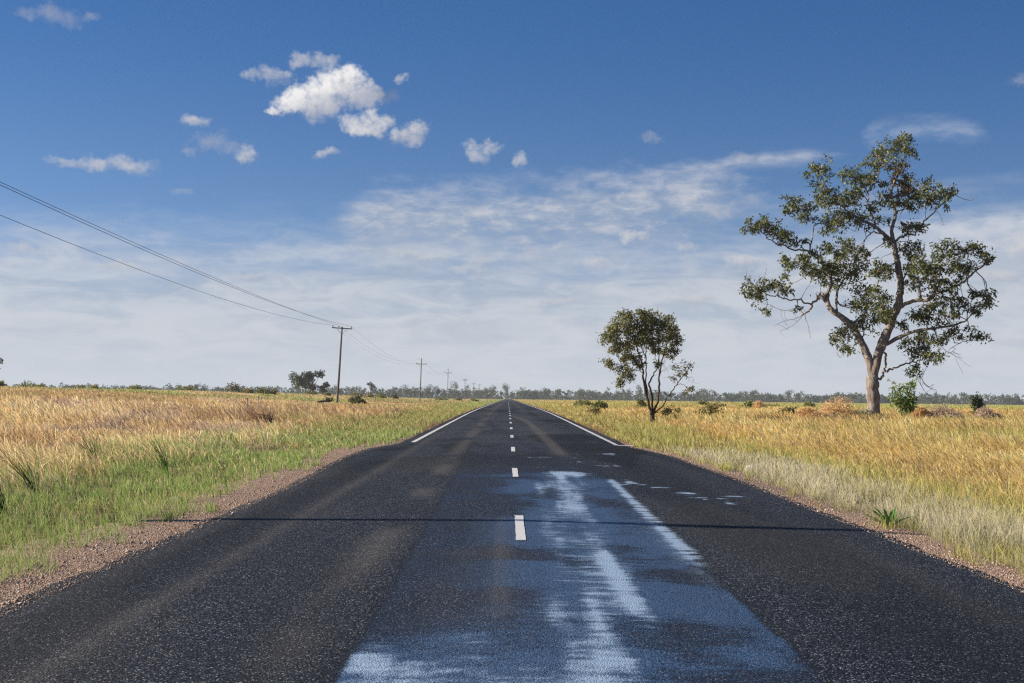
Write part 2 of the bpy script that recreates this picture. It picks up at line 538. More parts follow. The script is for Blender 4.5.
def build_road():
    ys = np.concatenate([np.arange(-30, 6, 1.5), np.arange(6, 30, .055), np.arange(30, 62, .16), grow(62, 1560, .6, 1.03)])
    nx = 200
    t = np.linspace(0, 1, nx)
    L, R = edge_l(ys), edge_r(ys)
    wob = (fbm(ys * 1.3, ys * 0, 3, 4) - .5) * .16 + (fbm(ys * 6, ys * 0 + 5, 8, 3) - .5) * .07
    wob2 = (fbm(ys * 1.1, ys * 0 + 9, 4, 4) - .5) * .16 + (fbm(ys * 6, ys * 0 + 2, 9, 3) - .5) * .07
    L = L + wob; R = R + wob2
    X = L[:, None] + (R - L)[:, None] * t[None]
    Y = np.repeat(ys[:, None], nx, 1)
    Z = road_z(Y) - .012 * np.abs(X - .17)
    Z[:, 0] -= .035; Z[:, -1] -= .035
    ny = len(ys)
    i, j = np.meshgrid(np.arange(ny - 1), np.arange(nx - 1), indexing='ij')
    q = np.stack([i * nx + j, i * nx + j + 1, (i + 1) * nx + j + 1, (i + 1) * nx + j], -1).reshape(-1, 4)
    # ---- wear: patch, tracked soil; also pale blue-white streaks and blue tint (fixed shapes on the surface)
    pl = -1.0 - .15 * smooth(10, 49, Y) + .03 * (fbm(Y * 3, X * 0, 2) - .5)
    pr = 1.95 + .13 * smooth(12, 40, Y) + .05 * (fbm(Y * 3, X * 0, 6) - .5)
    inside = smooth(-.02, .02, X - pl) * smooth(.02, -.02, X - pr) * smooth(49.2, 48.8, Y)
    streak = fbm(X * 3.2, Y * 5.5, 31, 5)           # streaks running across the lane
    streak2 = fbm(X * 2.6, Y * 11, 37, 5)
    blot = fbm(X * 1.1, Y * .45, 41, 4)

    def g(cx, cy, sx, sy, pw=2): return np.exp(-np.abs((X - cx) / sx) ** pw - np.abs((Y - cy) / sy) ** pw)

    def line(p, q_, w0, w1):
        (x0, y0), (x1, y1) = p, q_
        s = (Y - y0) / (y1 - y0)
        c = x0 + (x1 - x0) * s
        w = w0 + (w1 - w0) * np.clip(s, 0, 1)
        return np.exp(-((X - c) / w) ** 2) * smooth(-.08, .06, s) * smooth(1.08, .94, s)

    longi = fbm(X * 5.5, Y * .28, 131, 4)            # streaks running along the lane
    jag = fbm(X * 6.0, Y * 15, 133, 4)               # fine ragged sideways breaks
    pale_mask = .44 * line((.98, 10.5), (1.22, 30.5), .28, .28) + .22 * line((.42, 8), (.80, 24), .26, .32)
    pale_mask += .50 * line((1.00, 11.0), (1.08, 15.5), .08, .09)
    pale_mask += .95 * g(1.25, 30.2, .45, .9) + .42 * g(-.1, 28.9, 1.0, .35) + .40 * g(.7, 32.6, 1.2, .5)
    pale_mask += .40 * g(.75, 26.0, .7, 2.4) + .25 * g(.9, 20, .6, 5)
    pale_mask += .62 * g(-.15, 8.4, 1.0, 1.2) + .55 * g(.62, 9.5, .20, 1.2) + .55 * g(-.78, 9.0, .3, .6) + .5 * g(-.30, 10.0, .25, .25) + .35 * g(.35, 11.2, .5, .8)
    pale_mask *= inside
    pale_mask += .10 * inside * g(.75, 19, .55, 9) + .10 * inside * g(.3, 10, 1.0, 4)
    a_ = pale_mask * .95 + (longi - .5) * 1.35 + (jag - .5) * .75 + (blot - .5) * .7 + (streak2 - .5) * .6
    m1 = .95 * smooth(.16, 1.30, a_) * smooth(.03, .5, pale_mask)
    tint_soft = np.clip(pale_mask * .75 + .12 * inside * smooth(33, 30, Y) * (.4 + blot), 0, 1) * np.clip(.15 + 1.3 * (.55 * longi + .45 * jag), 0, 1.2)
    # pale line along the right joint
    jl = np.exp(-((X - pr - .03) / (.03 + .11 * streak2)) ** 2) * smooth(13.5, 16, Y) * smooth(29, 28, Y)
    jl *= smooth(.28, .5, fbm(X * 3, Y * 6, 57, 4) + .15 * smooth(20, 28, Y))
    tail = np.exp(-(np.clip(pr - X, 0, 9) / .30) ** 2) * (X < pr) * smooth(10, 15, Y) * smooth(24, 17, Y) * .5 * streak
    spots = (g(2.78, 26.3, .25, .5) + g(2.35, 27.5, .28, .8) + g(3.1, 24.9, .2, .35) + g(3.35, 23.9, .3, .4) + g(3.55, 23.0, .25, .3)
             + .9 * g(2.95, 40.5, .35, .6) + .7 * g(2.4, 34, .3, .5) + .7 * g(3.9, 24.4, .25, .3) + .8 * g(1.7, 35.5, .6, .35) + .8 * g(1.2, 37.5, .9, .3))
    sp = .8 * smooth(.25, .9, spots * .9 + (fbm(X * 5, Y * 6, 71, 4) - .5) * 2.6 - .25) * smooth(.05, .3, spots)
    pale_blue = np.clip(np.maximum(m1, np.maximum(jl * .95 + tail, sp)), 0, 1)
    blue_tint = np.clip(tint_soft + .62 * inside * smooth(34, 27, Y + 5 * (blot - .5)) * (.40 + .60 * smooth(-.7, .5, X + 1.2 * smooth(12, 8, Y))) * (.25 + .95 * smooth(.34, .64, fbm(X * 1.1, Y * .6, 101, 4) + .22 * (jag - .5))) + .05 * inside + .40 * inside * g(-.05, 9.2, 1.05, 2.0) * (.4 + .9 * jag) + .35 * np.clip(spots, 0, 1) * streak, 0, 1)
    # tracked soil
    tr = .75 * np.exp(-((X + 2.82) / .13) ** 2) * (.35 + .8 * fbm(X * 2, Y * .8, 81)) * smooth(70, 40, Y)
    tr += .85 * np.exp(-((X + 1.42 + .0 * Y) / .22) ** 2) * smooth(.38, .62, fbm(X * .8, Y * .25 + 3, 83)) * smooth(7, 12, Y)
    tr += .9 * np.exp(-((X + .05) / .09) ** 2) * smooth(.48, .62, fbm(X * .8, Y * .7, 85)) * smooth(25, 18, Y)
    cx = .55 + .95 * np.sqrt(np.clip((112 - Y) / 70, 0, 1)) - .7 * smooth(80, 112, Y)
    tr += 1.5 * np.exp(-((X - cx) / .17) ** 2) * smooth(36, 44, Y) * smooth(112, 92, Y)
    tr += .5 * np.exp(-((X - 3.9) / .25) ** 2) * .5 * fbm(X, Y * .5, 87) + .45 * np.exp(-((X - 1.5) / .3) ** 2) * smooth(60, 200, Y)
    tr += .28 * np.exp(-((X + 1.6) / .5) ** 2) * smooth(55, 200, Y) + .5 * smooth(48.9, 49.05, Y) * smooth(49.5, 49.2, Y) * (np.abs(X - .5) < 1.7)
    tr += .35 * smooth(.5, .25, X - L[:, None]) * fbm(X * 3, Y * 1.2, 89) + .25 * smooth(.4, .1, R[:, None] - X) * fbm(X * 3, Y * 1.2, 91)
    tr += .22 * smooth(.52, .7, fbm(X * .7, Y * .12, 93)) + .5 * g(-.5, 15.2, .3, .35) * streak + .4 * g(-.1, 11, .25, .5) * streak
    # bitumen bleeding: darker blotches
    dk = smooth(.52, .66, fbm(X * .45 + 3, Y * .09, 95, 4)) * smooth(24, 44, Y) * .9
    dk += .5 * np.exp(-((X + 3.35) / .4) ** 2) + .5 * smooth(2.2, 2.8, X) * smooth(4.3, 3.6, X) * smooth(46, 40, Y)
    dk += .55 * (np.exp(-((X - pl) / .035) ** 2) + .6 * np.exp(-((X - pr) / .03) ** 2)) * (Y < 49)
    dk *= 1 - np.clip(pale_blue * 1.5, 0, 1)

    m, nt, b = new_mat('chip_seal', .9, .12)
    p = geo_pos(nt); x, y, z = sep(nt, p)
    v1 = voro(nt, p, 84); vd = voro(nt, p, 84, 'Distance')
    r, gg, bb = sep(nt, v1)
    fine = noise(nt, p, 55, 4, .7)
    big = noise(nt, scaled(nt, p, 1, .3, 1), .9, 4, .6)
    base = mix(nt, r.pow(4.2), (.0016, .0030, .0064), (.066, .088, .130))  # blue of the reflected sky is put into the chip colours
    base = mix(nt, gg.ss(.945, .975) * .85, base, (.36, .36, .37))
    base = mix(nt, big.ss(.35, .7) * .35, base, mix(nt, 1.0, (.016, .018, .022), (1, 1, 1), 'MULTIPLY'))
    inb = attr(nt, 'inside')
    base = mix(nt, inb * .25 * big.ss(.3, .6), base, (.02, .028, .042))
    rr = r * .8 + .35
    worn = y.ss(26, 60) * noise(nt, scaled(nt, p, .5, .14, 1), 1.0, 4, .6).ss(.36, .60)
    base = mix(nt, worn * .42, base, mix(nt, r, (.028, .033, .041), (.066, .073, .086)))
    base = mix(nt, attr(nt, 'dark').clamp() * .75, base, (.005, .006, .0085))
    dust = (attr(nt, 'dust') * (.45 + .9 * fine)).clamp()
    base = mix(nt, dust * .42, base, mix(nt, r, (.06, .054, .048), (.22, .195, .17)))
    tint_fac = (attr(nt, 'blue_tint') * (.30 + .8 * r + .5 * fine)).clamp()
    base = mix(nt, tint_fac * .72, base, mix(nt, tint_fac.ss(.35, 1.0), (.013, .034, .082), (.055, .118, .235)))
    pale_fac = (attr(nt, 'pale_blue') * 1.25 - (bb * .55 + fine * .45) * .95).ss(-.30, .55)
    base = mix(nt, pale_fac * .78 * attr(nt, 'pale_blue').ss(.0, .22), base, (.33, .445, .59))
    link(nt, base, b.inputs['Base Color'])
    bump(nt, b, (1.0 - vd * 1.4) + fine * .5, .75, .006)
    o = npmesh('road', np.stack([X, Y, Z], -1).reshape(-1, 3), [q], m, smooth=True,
               attrs=dict(pale_blue=pale_blue, blue_tint=blue_tint, dust=np.clip(tr, 0, 1), dark=np.clip(dk, 0, 1), inside=inside))
    tag(o, 'straight dark chip sealed country road with pale blue-white streaks', 'road', kind='structure')


build_road()


def build_markings():
    m, nt, b = new_mat('road_paint', .6, .3)
    p = geo_pos(nt)
    n1 = noise(nt, p, 14, 5, .7); n2 = voro(nt, p, 85, 'Distance')
    c = mix(nt, n1.ss(.52, .75) * .55, (.62, .61, .59), (.34, .33, .31))
    c = mix(nt, n2.ss(.62, .8) * .6, c, (.2, .2, .19))
    link(nt, c, b.inputs['Base Color'])
    bump(nt, b, n2, .4, .004)

    def strip(name, x0, w, y0, y1, step=1.0, ragged=.0, k=1.0):
        ys = np.arange(y0, y1 + 1e-6, step) if k == 1 else grow(y0, y1, step, k)
        if len(ys) < 2: ys = np.array([y0, y1])
        rg = RNG.normal(0, ragged, (2, len(ys)))
        w = np.maximum(w, .00011 * ys)
        xl = x0 - w / 2 + rg[0]; xr = x0 + w / 2 + rg[1]
        n = len(ys)
        zz = lambda x: road_z(ys) - .012 * np.abs(x - .17) + .005
        V = np.concatenate([np.stack([xl, ys, zz(xl)], -1), np.stack([xr, ys, zz(xr)], -1)])
        q = [(i, n + i, n + i + 1, i + 1) for i in range(n - 1)]
        o = npmesh(name, V, [np.array(q)], m)
        return tag(o, None, None, kind='structure')
    strip('road_marking', -3.2, .15, 48.3, 1300, .5, .004, 1.012)
    strip('road_marking', 3.66, .15, 47.6, 1300, .5, .004, 1.012)
    strip('road_marking', 3.95, .55, 47.2, 47.75, .27, .02)
    for k in range(40):
        y0 = 16.4 + 12.2 * k
        strip('road_marking', .17, .115, y0, y0 + 3.25, .25, .003)


build_markings()


def build_shoulders():
    m, nt, b = new_mat('gravel', .9, .15)
    p = geo_pos(nt)
    v = voro(nt, p, 42); vd = voro(nt, p, 42, 'Distance')
    r, g_, b_ = sep(nt, v)
    v2 = voro(nt, p, 95); r2, g2, b2 = sep(nt, v2)
    c = mix(nt, r, (.19, .125, .088), (.50, .345, .24))
    c = mix(nt, g_.ss(.8, .95), c, (.54, .46, .40))
    c = mix(nt, r2.ss(.3, .9) * .4, c, (.20, .12, .085))
    c = mix(nt, vd.ss(.45, .8) * .5, c, (.10, .06, .045))
    soil = noise(nt, p, 1.4, 5, .65)
    c = mix(nt, soil.ss(.48, .68) * .55, c, (.33, .22, .155))
    link(nt, c, b.inputs['Base Color'])
    bump(nt, b, 1.0 - vd, .9, .02)

    def sheet(inner, outer, sgn):
        ys = np.concatenate([np.arange(-25, 6, 1.0), np.arange(6, 58, .2)])
        nx = 14; t = np.linspace(0, 1, nx)
        I = inner(ys); O = outer(ys)
        X = I[:, None] + (O - I)[:, None] * t[None]; Y = np.repeat(ys[:, None], nx, 1)
        base = ground_z(X, Y)
        Z = np.maximum(base + .02 + .02 * (fbm(X * 2, Y * 2, 12) - .5), 0)*0 + base + .022 + .03 * (fbm(X * 2, Y * 2, 12) - .5)
        Z = np.minimum(Z, road_z(Y) - .075 - .01 * 0)
        Z[:, -1] = base[:, -1] - .03
        ny = len(ys)
        i, j = np.meshgrid(np.arange(ny - 1), np.arange(nx - 1), indexing='ij')
        q = np.stack([i * nx + j, i * nx + j + 1, (i + 1) * nx + j + 1, (i + 1) * nx + j], -1).reshape(-1, 4)
        o = npmesh('gravel_shoulder', np.stack([X, Y, Z], -1).reshape(-1, 3), [q], m, smooth=True)
        tag(o, None, None, kind='structure')
    wl = lambda y: (fbm(y * .35, y * 0, 61, 4) - .5)
    sheet(lambda y: edge_l(y) + .35, lambda y: edge_l(y) - (1.55 + 1.0 * wl(y)) * (1 - .85 * smooth(42, 56, y)), -1)
    sheet(lambda y: edge_r(y) - .35, lambda y: edge_r(y) + (1.15 + .8 * wl(y + 40)) * (1 - .85 * smooth(38, 52, y)), 1)
    # loose stones
    N = 34000
    y = 9 + 38 * RNG.random(N) ** 1.7
    s = RNG.random(N) < .55
    d = np.abs(RNG.normal(0, .55, N)) - .22 * (RNG.random(N) < .5)
    x = np.where(s, edge_l(y) - d, edge_r(y) + d * .8)
    ok = d > -.25
    x, y, d = x[ok], y[ok], d[ok]; N = len(x)
    z = np.where(d < .02, road_z(y) - .012 * np.abs(x - .17) + .002, np.minimum(ground_z(x, y) + .026, road_z(y) - .07))
    r = RNG.uniform(.004, .011, N) * (1 + (RNG.random(N) < .06) * RNG.uniform(.4, 1.6, N))
    oct_ = np.array([(1, 0, 0), (0, 1, 0), (-1, 0, 0), (0, -1, 0), (0, 0, .8), (0, 0, -.6)], float)
    V = oct_[None] * r[:, None, None] * RNG.uniform(.6, 1.3, (N, 6, 1))
    a = RNG.random(N) * 6.28; ca, sa = np.cos(a), np.sin(a)
    V = np.stack([V[..., 0] * ca[:, None] - V[..., 1] * sa[:, None], V[..., 0] * sa[:, None] + V[..., 1] * ca[:, None], V[..., 2]], -1)
    V += np.stack([x, y, z + r * .3], -1)[:, None]
    tri = np.array([(0, 1, 4), (1, 2, 4), (2, 3, 4), (3, 0, 4), (1, 0, 5), (2, 1, 5), (3, 2, 5), (0, 3, 5)])
    T = (tri[None] + 6 * np.arange(N)[:, None, None]).reshape(-1, 3)
    pal = np.array([(.43, .30, .215), (.33, .215, .155), (.50, .38, .29), (.22, .155, .125), (.38, .25, .18), (.55, .48, .42)])
    c = np.repeat(pal[RNG.integers(0, 6, N)] * RNG.uniform(.7, 1.1, (N, 1)), 6, 0)
    mm, nt, b = new_mat('stone', .85, .2); link(nt, attr(nt, 'Col', False), b.inputs['Base Color'])
    o = npmesh('gravel_stones', V.reshape(-1, 3), [T], mm, col=c)
    tag(o, 'loose reddish gravel stones beside the seal', 'gravel', kind='stuff')


build_shoulders()


# ------------------------------------------------------------------ grass
def blades(name, label, cat, mat, x, y, h, w, lean, az, c0, c1, head=0.0, bend=1.7, sink=.02):
    """x,y base; h height; w widths (n,4) at the four levels; lean tan; az lean direction; colours bottom / top"""
    n = len(x)
    if n == 0: return
    z = ground_z(x, y) - sink
    t = np.array([0, .5, .8, 1.0])
    lx = np.cos(az) * lean; ly = np.sin(az) * lean
    cen = np.zeros((n, 4, 3))
    tb = t ** bend
    k = 1 / np.sqrt(1 + .5 * lean ** 2)
    cen[..., 0] = x[:, None] + (h * k * lx)[:, None] * tb
    cen[..., 1] = y[:, None] + (h * k * ly)[:, None] * tb
    cen[..., 2] = z[:, None] + (h * k)[:, None] * t
    ya = RNG.random(n) * math.pi
    # wide side mostly faces across the view so that far blades keep their width
    wx, wy = np.cos(ya), np.sin(ya)
    W = np.stack([wx, wy, np.zeros(n)], -1)[:, None] * w[..., None] * .5
    V = np.stack([cen - W, cen + W], 2).reshape(n, 8, 3)
    q = np.array([(0, 1, 3, 2), (2, 3, 5, 4), (4, 5, 7, 6)])
    Q = (q[None] + 8 * np.arange(n)[:, None, None]).reshape(-1, 4)
    tt = np.array([0, 0, .5, .5, .8, .8, 1, 1]) ** 1.2
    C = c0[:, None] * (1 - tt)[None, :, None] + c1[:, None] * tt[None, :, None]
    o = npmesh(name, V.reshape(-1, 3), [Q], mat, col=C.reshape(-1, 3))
    tag(o, label, cat, kind='stuff')
    return o


BANDS = [(8, 16, 460), (16, 26, 360), (26, 42, 200), (42, 65, 100), (65, 105, 42), (105, 170, 19), (170, 280, 7.5), (280, 480, 2.6), (480, 800, .8), (800, 1350, .25)]


def scatter(side):
    xs, ys, sp = [], [], []
    for y0, y1, dn in BANDS:
        wmax = .40 * y1 + 5
        n = int(dn * (y1 - y0) * wmax)
        yy = RNG.uniform(y0, y1, n); xx = RNG.uniform(3.4, 3.4 + wmax, n)
        ok = xx < .40 * yy + 6
        xs.append(xx[ok] * side); ys.append(yy[ok])
    x = np.concatenate(xs); y = np.concatenate(ys)
    # clumping: pull blades towards tuft centres
    cs = .30 + .004 * y
    cx = np.round(x / cs + .6 * vnoise(np.round(x / cs), np.round(y / cs), 7)) * cs
    cy = np.round(y / cs + .6 * vnoise(np.round(y / cs), np.round(x / cs), 9)) * cs
    k = RNG.uniform(.0, .75, len(x))
    return x + (cx - x) * k, y + (cy - y) * k


def rgb(*c): return np.array(c, float)


def pick(n, cols, p, jit=.18):
    cols = np.array(cols); i = RNG.choice(len(cols), n, p=np.array(p) / sum(p))
    return cols[i] * RNG.uniform(1 - jit, 1 + jit, (n, 1)) * RNG.uniform(.95, 1.05, (n, 3))


def field(side):
    x, y = scatter(side)
    e = np.where(side < 0, -edge_l(y), edge_r(y))
    d = np.abs(x) - e
    n1 = fbm(x / 3.1, y / 4.3, 11 + side, 4); n2 = fbm(x / 9, y / 16, 15 + side, 4); n3 = fbm(x / 1.2, y / 1.2, 19 + side, 3)
    n4 = fbm(x / 26, y / 60, 29 + side, 3)
    N = len(x); R = RNG.random(N)
    open_ = np.where(side < 0, .88 * (1 - .75 * smooth(42, 54, y)), .52 * (1 - .5 * smooth(40, 52, y)))
    ok = d > open_ + (n3 - .5) * 1.1 + (n1 - .5) * .9
    stray = (d > .12) & (d < open_ + .7) & (n3 > .58)
    keep = (ok & (RNG.random(N) < smooth(.28, .56, n3 + .22 * (RNG.random(N) - .3)))) | stray
    x, y, d, n1, n2, n3, n4, R, stray = [a[keep] for a in (x, y, d, n1, n2, n3, n4, R, stray)]
    N = len(x)
    if side < 0:
        pg = smooth(4.6, 3.0, d + (n1 - .5) * 4.5) * .93                      # green fringe
        pg = np.maximum(pg, smooth(8.5, 4.0, d + (n1 - .5) * 9) * .40)
        pg = np.maximum(pg, .62 * smooth(.55, .68, n2) * smooth(30, 60, y))
        pg = np.maximum(pg, smooth(48, 60, y) * smooth(7.0, 3.0, d + (n1 - .5) * 4) * .9)
        pf = np.zeros(N)
        short = smooth(4.6, 2.6, d + (n1 - .5) * 3) + .6 * smooth(60, 90, y) * smooth(7, 3, d)
    else:
        pf = smooth(2.7, 1.5, d + (n1 - .5) * 2.2) * smooth(48, 34, y) * (.45 + .5 * smooth(.35, .6, n3)) # pale feathery fringe
        pg = smooth(4.2, 1.6, d + (n1 - .5) * 4) * .75
        pg = np.maximum(pg, .62 * smooth(.48, .62, n2))
        pg = np.maximum(pg, .8 * np.exp(-((x - 6.6) / 1.4) ** 2 - ((y - 46) / 9) ** 2))
        pg = np.maximum(pg, smooth(48, 60, y) * smooth(6.5, 3.0, d + (n1 - .5) * 4) * .65)
        pg = np.maximum(pg, .9 * smooth(230, 300, y) * smooth(820, 620, y) * smooth(.19, .23, x / y))
        short = smooth(1.2, .5, d + (n1 - .5)) + .55 * smooth(60, 85, y) * smooth(6, 2.5, d)
    pg = np.where(stray, 1.0, pg); pf = np.where(stray, 0, pf)
    short = np.clip(np.where(stray, 1.2, short), 0, 1.2)
    typ = np.where(R < pf, 2, np.where(R < pf + (1 - pf) * pg, 1, 0))
    wmin = .00036 * y
    az = math.pi + RNG.normal(0, .62, N) + (RNG.random(N) < .14) * RNG.normal(0, 1.6, N)

    def widths(base, prof, m):
        b = np.maximum(base, wmin[m])
        return b[:, None] * np.asarray(prof)[None]

    # --- straw
    m = typ == 0; n = m.sum()
    tall = .35 + .50 * n1[m] + .25 * (n2[m] - .3)
    h = tall * RNG.uniform(.55, 1.25, n) * (1 - .62 * smooth(75, 190, y[m])) * (1.0 if side < 0 else .82) * (1 - .62 * smooth(5.5, 3.0, d[m])) * (.62 + .80 * n3[m])
    h = h * (.50 + .58 * smooth(.36, .58, fbm(x[m] / 3.4, y[m] / 5.5, 151, 3)))
    h = np.maximum(h, .14)
    if side < 0:
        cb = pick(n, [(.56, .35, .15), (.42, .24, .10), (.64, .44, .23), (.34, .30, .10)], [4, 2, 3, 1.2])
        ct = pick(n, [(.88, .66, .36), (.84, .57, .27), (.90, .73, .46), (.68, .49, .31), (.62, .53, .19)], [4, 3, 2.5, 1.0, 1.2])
        br = (smooth(.60, .72, n1[m]) * .55)[:, None]                # rusty and mauve patches of old growth
        ct = ct * (1 - br) + br * np.array((.50, .28, .12)); cb = cb * (1 - br) + br * np.array((.32, .13, .05))
        mv = (smooth(.55, .68, fbm(x[m] / 2.6, y[m] / 6, 77, 3)) * .6)[:, None]
        ct = ct * (1 - mv) + mv * np.array((.52, .41, .35)); cb = cb * (1 - mv) + mv * np.array((.24, .16, .13))
        ol = (smooth(.50, .62, n4[m]) * .55 * smooth(50, 100, y[m]))[:, None]
        ct = ct * (1 - ol) + ol * np.array((.36, .27, .12)); cb = cb * (1 - ol) + ol * np.array((.24, .17, .07))
    else:
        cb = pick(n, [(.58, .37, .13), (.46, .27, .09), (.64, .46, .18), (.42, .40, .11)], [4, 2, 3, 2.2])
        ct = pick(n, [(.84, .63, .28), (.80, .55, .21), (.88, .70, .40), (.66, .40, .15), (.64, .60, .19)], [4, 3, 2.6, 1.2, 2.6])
        br = (smooth(.58, .70, n1[m]) * .5 * smooth(40, 70, y[m]))[:, None]
        ct = ct * (1 - br) + br * np.array((.50, .25, .10)); cb = cb * (1 - br) + br * np.array((.34, .14, .05))
    tone = (.72 + .56 * fbm(x[m] / 4.5, y[m] / 9, 141, 3))[:, None]
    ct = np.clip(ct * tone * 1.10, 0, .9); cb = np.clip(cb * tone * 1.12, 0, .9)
    hd = RNG.random(n) < .45
    w = widths(np.full(n, .0045), [1, .8, 1.0, .15], m)
    w[hd, 2] *= 1.7; w[hd, 3] *= 4
    w[:, 1] *= np.where(hd, .8, 1.0)
    lean = np.abs(RNG.normal(.85, .40, n))
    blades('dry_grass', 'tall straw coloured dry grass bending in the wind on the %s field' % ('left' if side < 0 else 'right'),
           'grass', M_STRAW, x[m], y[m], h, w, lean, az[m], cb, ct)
    # --- green
    m = typ == 1; n = m.sum()
    sh = np.clip(short[m], 0, 1)
    h = (.20 * sh + (.26 + .30 * n1[m]) * (1 - sh)) * RNG.uniform(.5, 1.3, n)
    if side < 0:
        cb = pick(n, [(.14, .19, .05), (.19, .24, .07), (.30, .28, .13)], [3, 3, 2])
        ct = pick(n, [(.25, .46, .06), (.36, .52, .10), (.52, .58, .22), (.70, .60, .33), (.15, .34, .05)], [4, 4, 3, 2.6, 2])
    else:
        cb = pick(n, [(.22, .22, .06), (.28, .25, .08), (.36, .28, .11)], [3, 3, 2])
        ct = pick(n, [(.42, .46, .09), (.52, .50, .12), (.62, .58, .19), (.72, .60, .27), (.28, .39, .09)], [3, 4, 3, 3, 2])
    yl = (smooth(46, 75, y[m]) * smooth(260, 180, y[m]) * .55)[:, None]
    ct = ct * (1 - yl) + yl * np.array((.42, .38, .12))
    cb = cb * (1 - yl) + yl * np.array((.28, .24, .09))
    w = widths(np.where(sh > .5, .005, .0075), [1, .9, .6, .1], m)
    lean = np.abs(RNG.normal(.45, .30, n))
    blades('green_grass', 'green verge grass along the %s shoulder' % ('left' if side < 0 else 'right'), 'grass', M_GREEN,
           x[m], y[m], h, w, lean, az[m] + RNG.normal(0, 1.2, n), cb, ct)
    # --- pale feathery
    m = typ == 2; n = m.sum()
    if n:
        X = np.repeat(x[m], 3) + RNG.normal(0, .07, n * 3); Y = np.repeat(y[m], 3) + RNG.normal(0, .07, n * 3)
        nn = len(X); h = RNG.uniform(.10, .42, nn) * (.7 + .5 * np.repeat(n1[m], 3))
        cb = pick(nn, [(.24, .26, .12), (.30, .29, .16), (.17, .22, .08)], [3, 3, 1])
        ct = pick(nn, [(.68, .61, .42), (.76, .66, .47), (.57, .55, .34), (.62, .53, .43)], [3, 3, 2, 1.4])
        w = np.maximum(.0032, .00030 * Y)[:, None] * np.array([1, .8, 1.1, .3])[None]
        blades('feather_grass', 'pale grey green feathery grass fringing the right shoulder', 'grass', M_STRAW, X, Y, h, w,
               np.abs(RNG.normal(.5, .35, nn)), RNG.random(nn) * 6.28, cb, ct, bend=1.3)


field(-1)
field(1)


# ------------------------------------------------------------------ leaves
def leaf_quads(buf, P, length, width, cols, droop=.5, jit=.35):
    """diamond leaves at P"""
    n = len(P)
    if n == 0: return
    D = RNG.normal(0, 1, (n, 3)); D /= np.linalg.norm(D, axis=1, keepdims=True)
    D[:, 2] -= droop * 1.6; D /= np.linalg.norm(D, axis=1, keepdims=True)
    A = np.cross(D, RNG.normal(0, 1, (n, 3))); A /= np.linalg.norm(A, axis=1, keepdims=True) + 1e-9
    L = length * RNG.uniform(1 - jit, 1 + jit, (n, 1)); W = width * RNG.uniform(1 - jit, 1 + jit, (n, 1))
    V = np.stack([P, P + D * L * .45 + A * W * .5, P + D * L, P + D * L * .45 - A * W * .5], 1).reshape(-1, 3)
    Q = np.arange(n * 4).reshape(-1, 4)
    buf.add(V, Q, None, np.repeat(cols, 4, 0))


def catmull(P, k=5):
    P = np.asarray(P, float)
    Q = np.vstack([2 * P[0] - P[1], P, 2 * P[-1] - P[-2]])
    out = []
    for i in range(1, len(Q) - 2):
        for s in np.linspace(0, 1, k, endpoint=False):
            a, b, c, d = Q[i - 1], Q[i], Q[i + 1], Q[i + 2]
            out.append(.5 * ((2 * b) + (-a + c) * s + (2 * a - 5 * b + 4 * c - d) * s * s + (-a + 3 * b - 3 * c + d) * s ** 3))
    out.append(P[-1])
    return np.array(out)


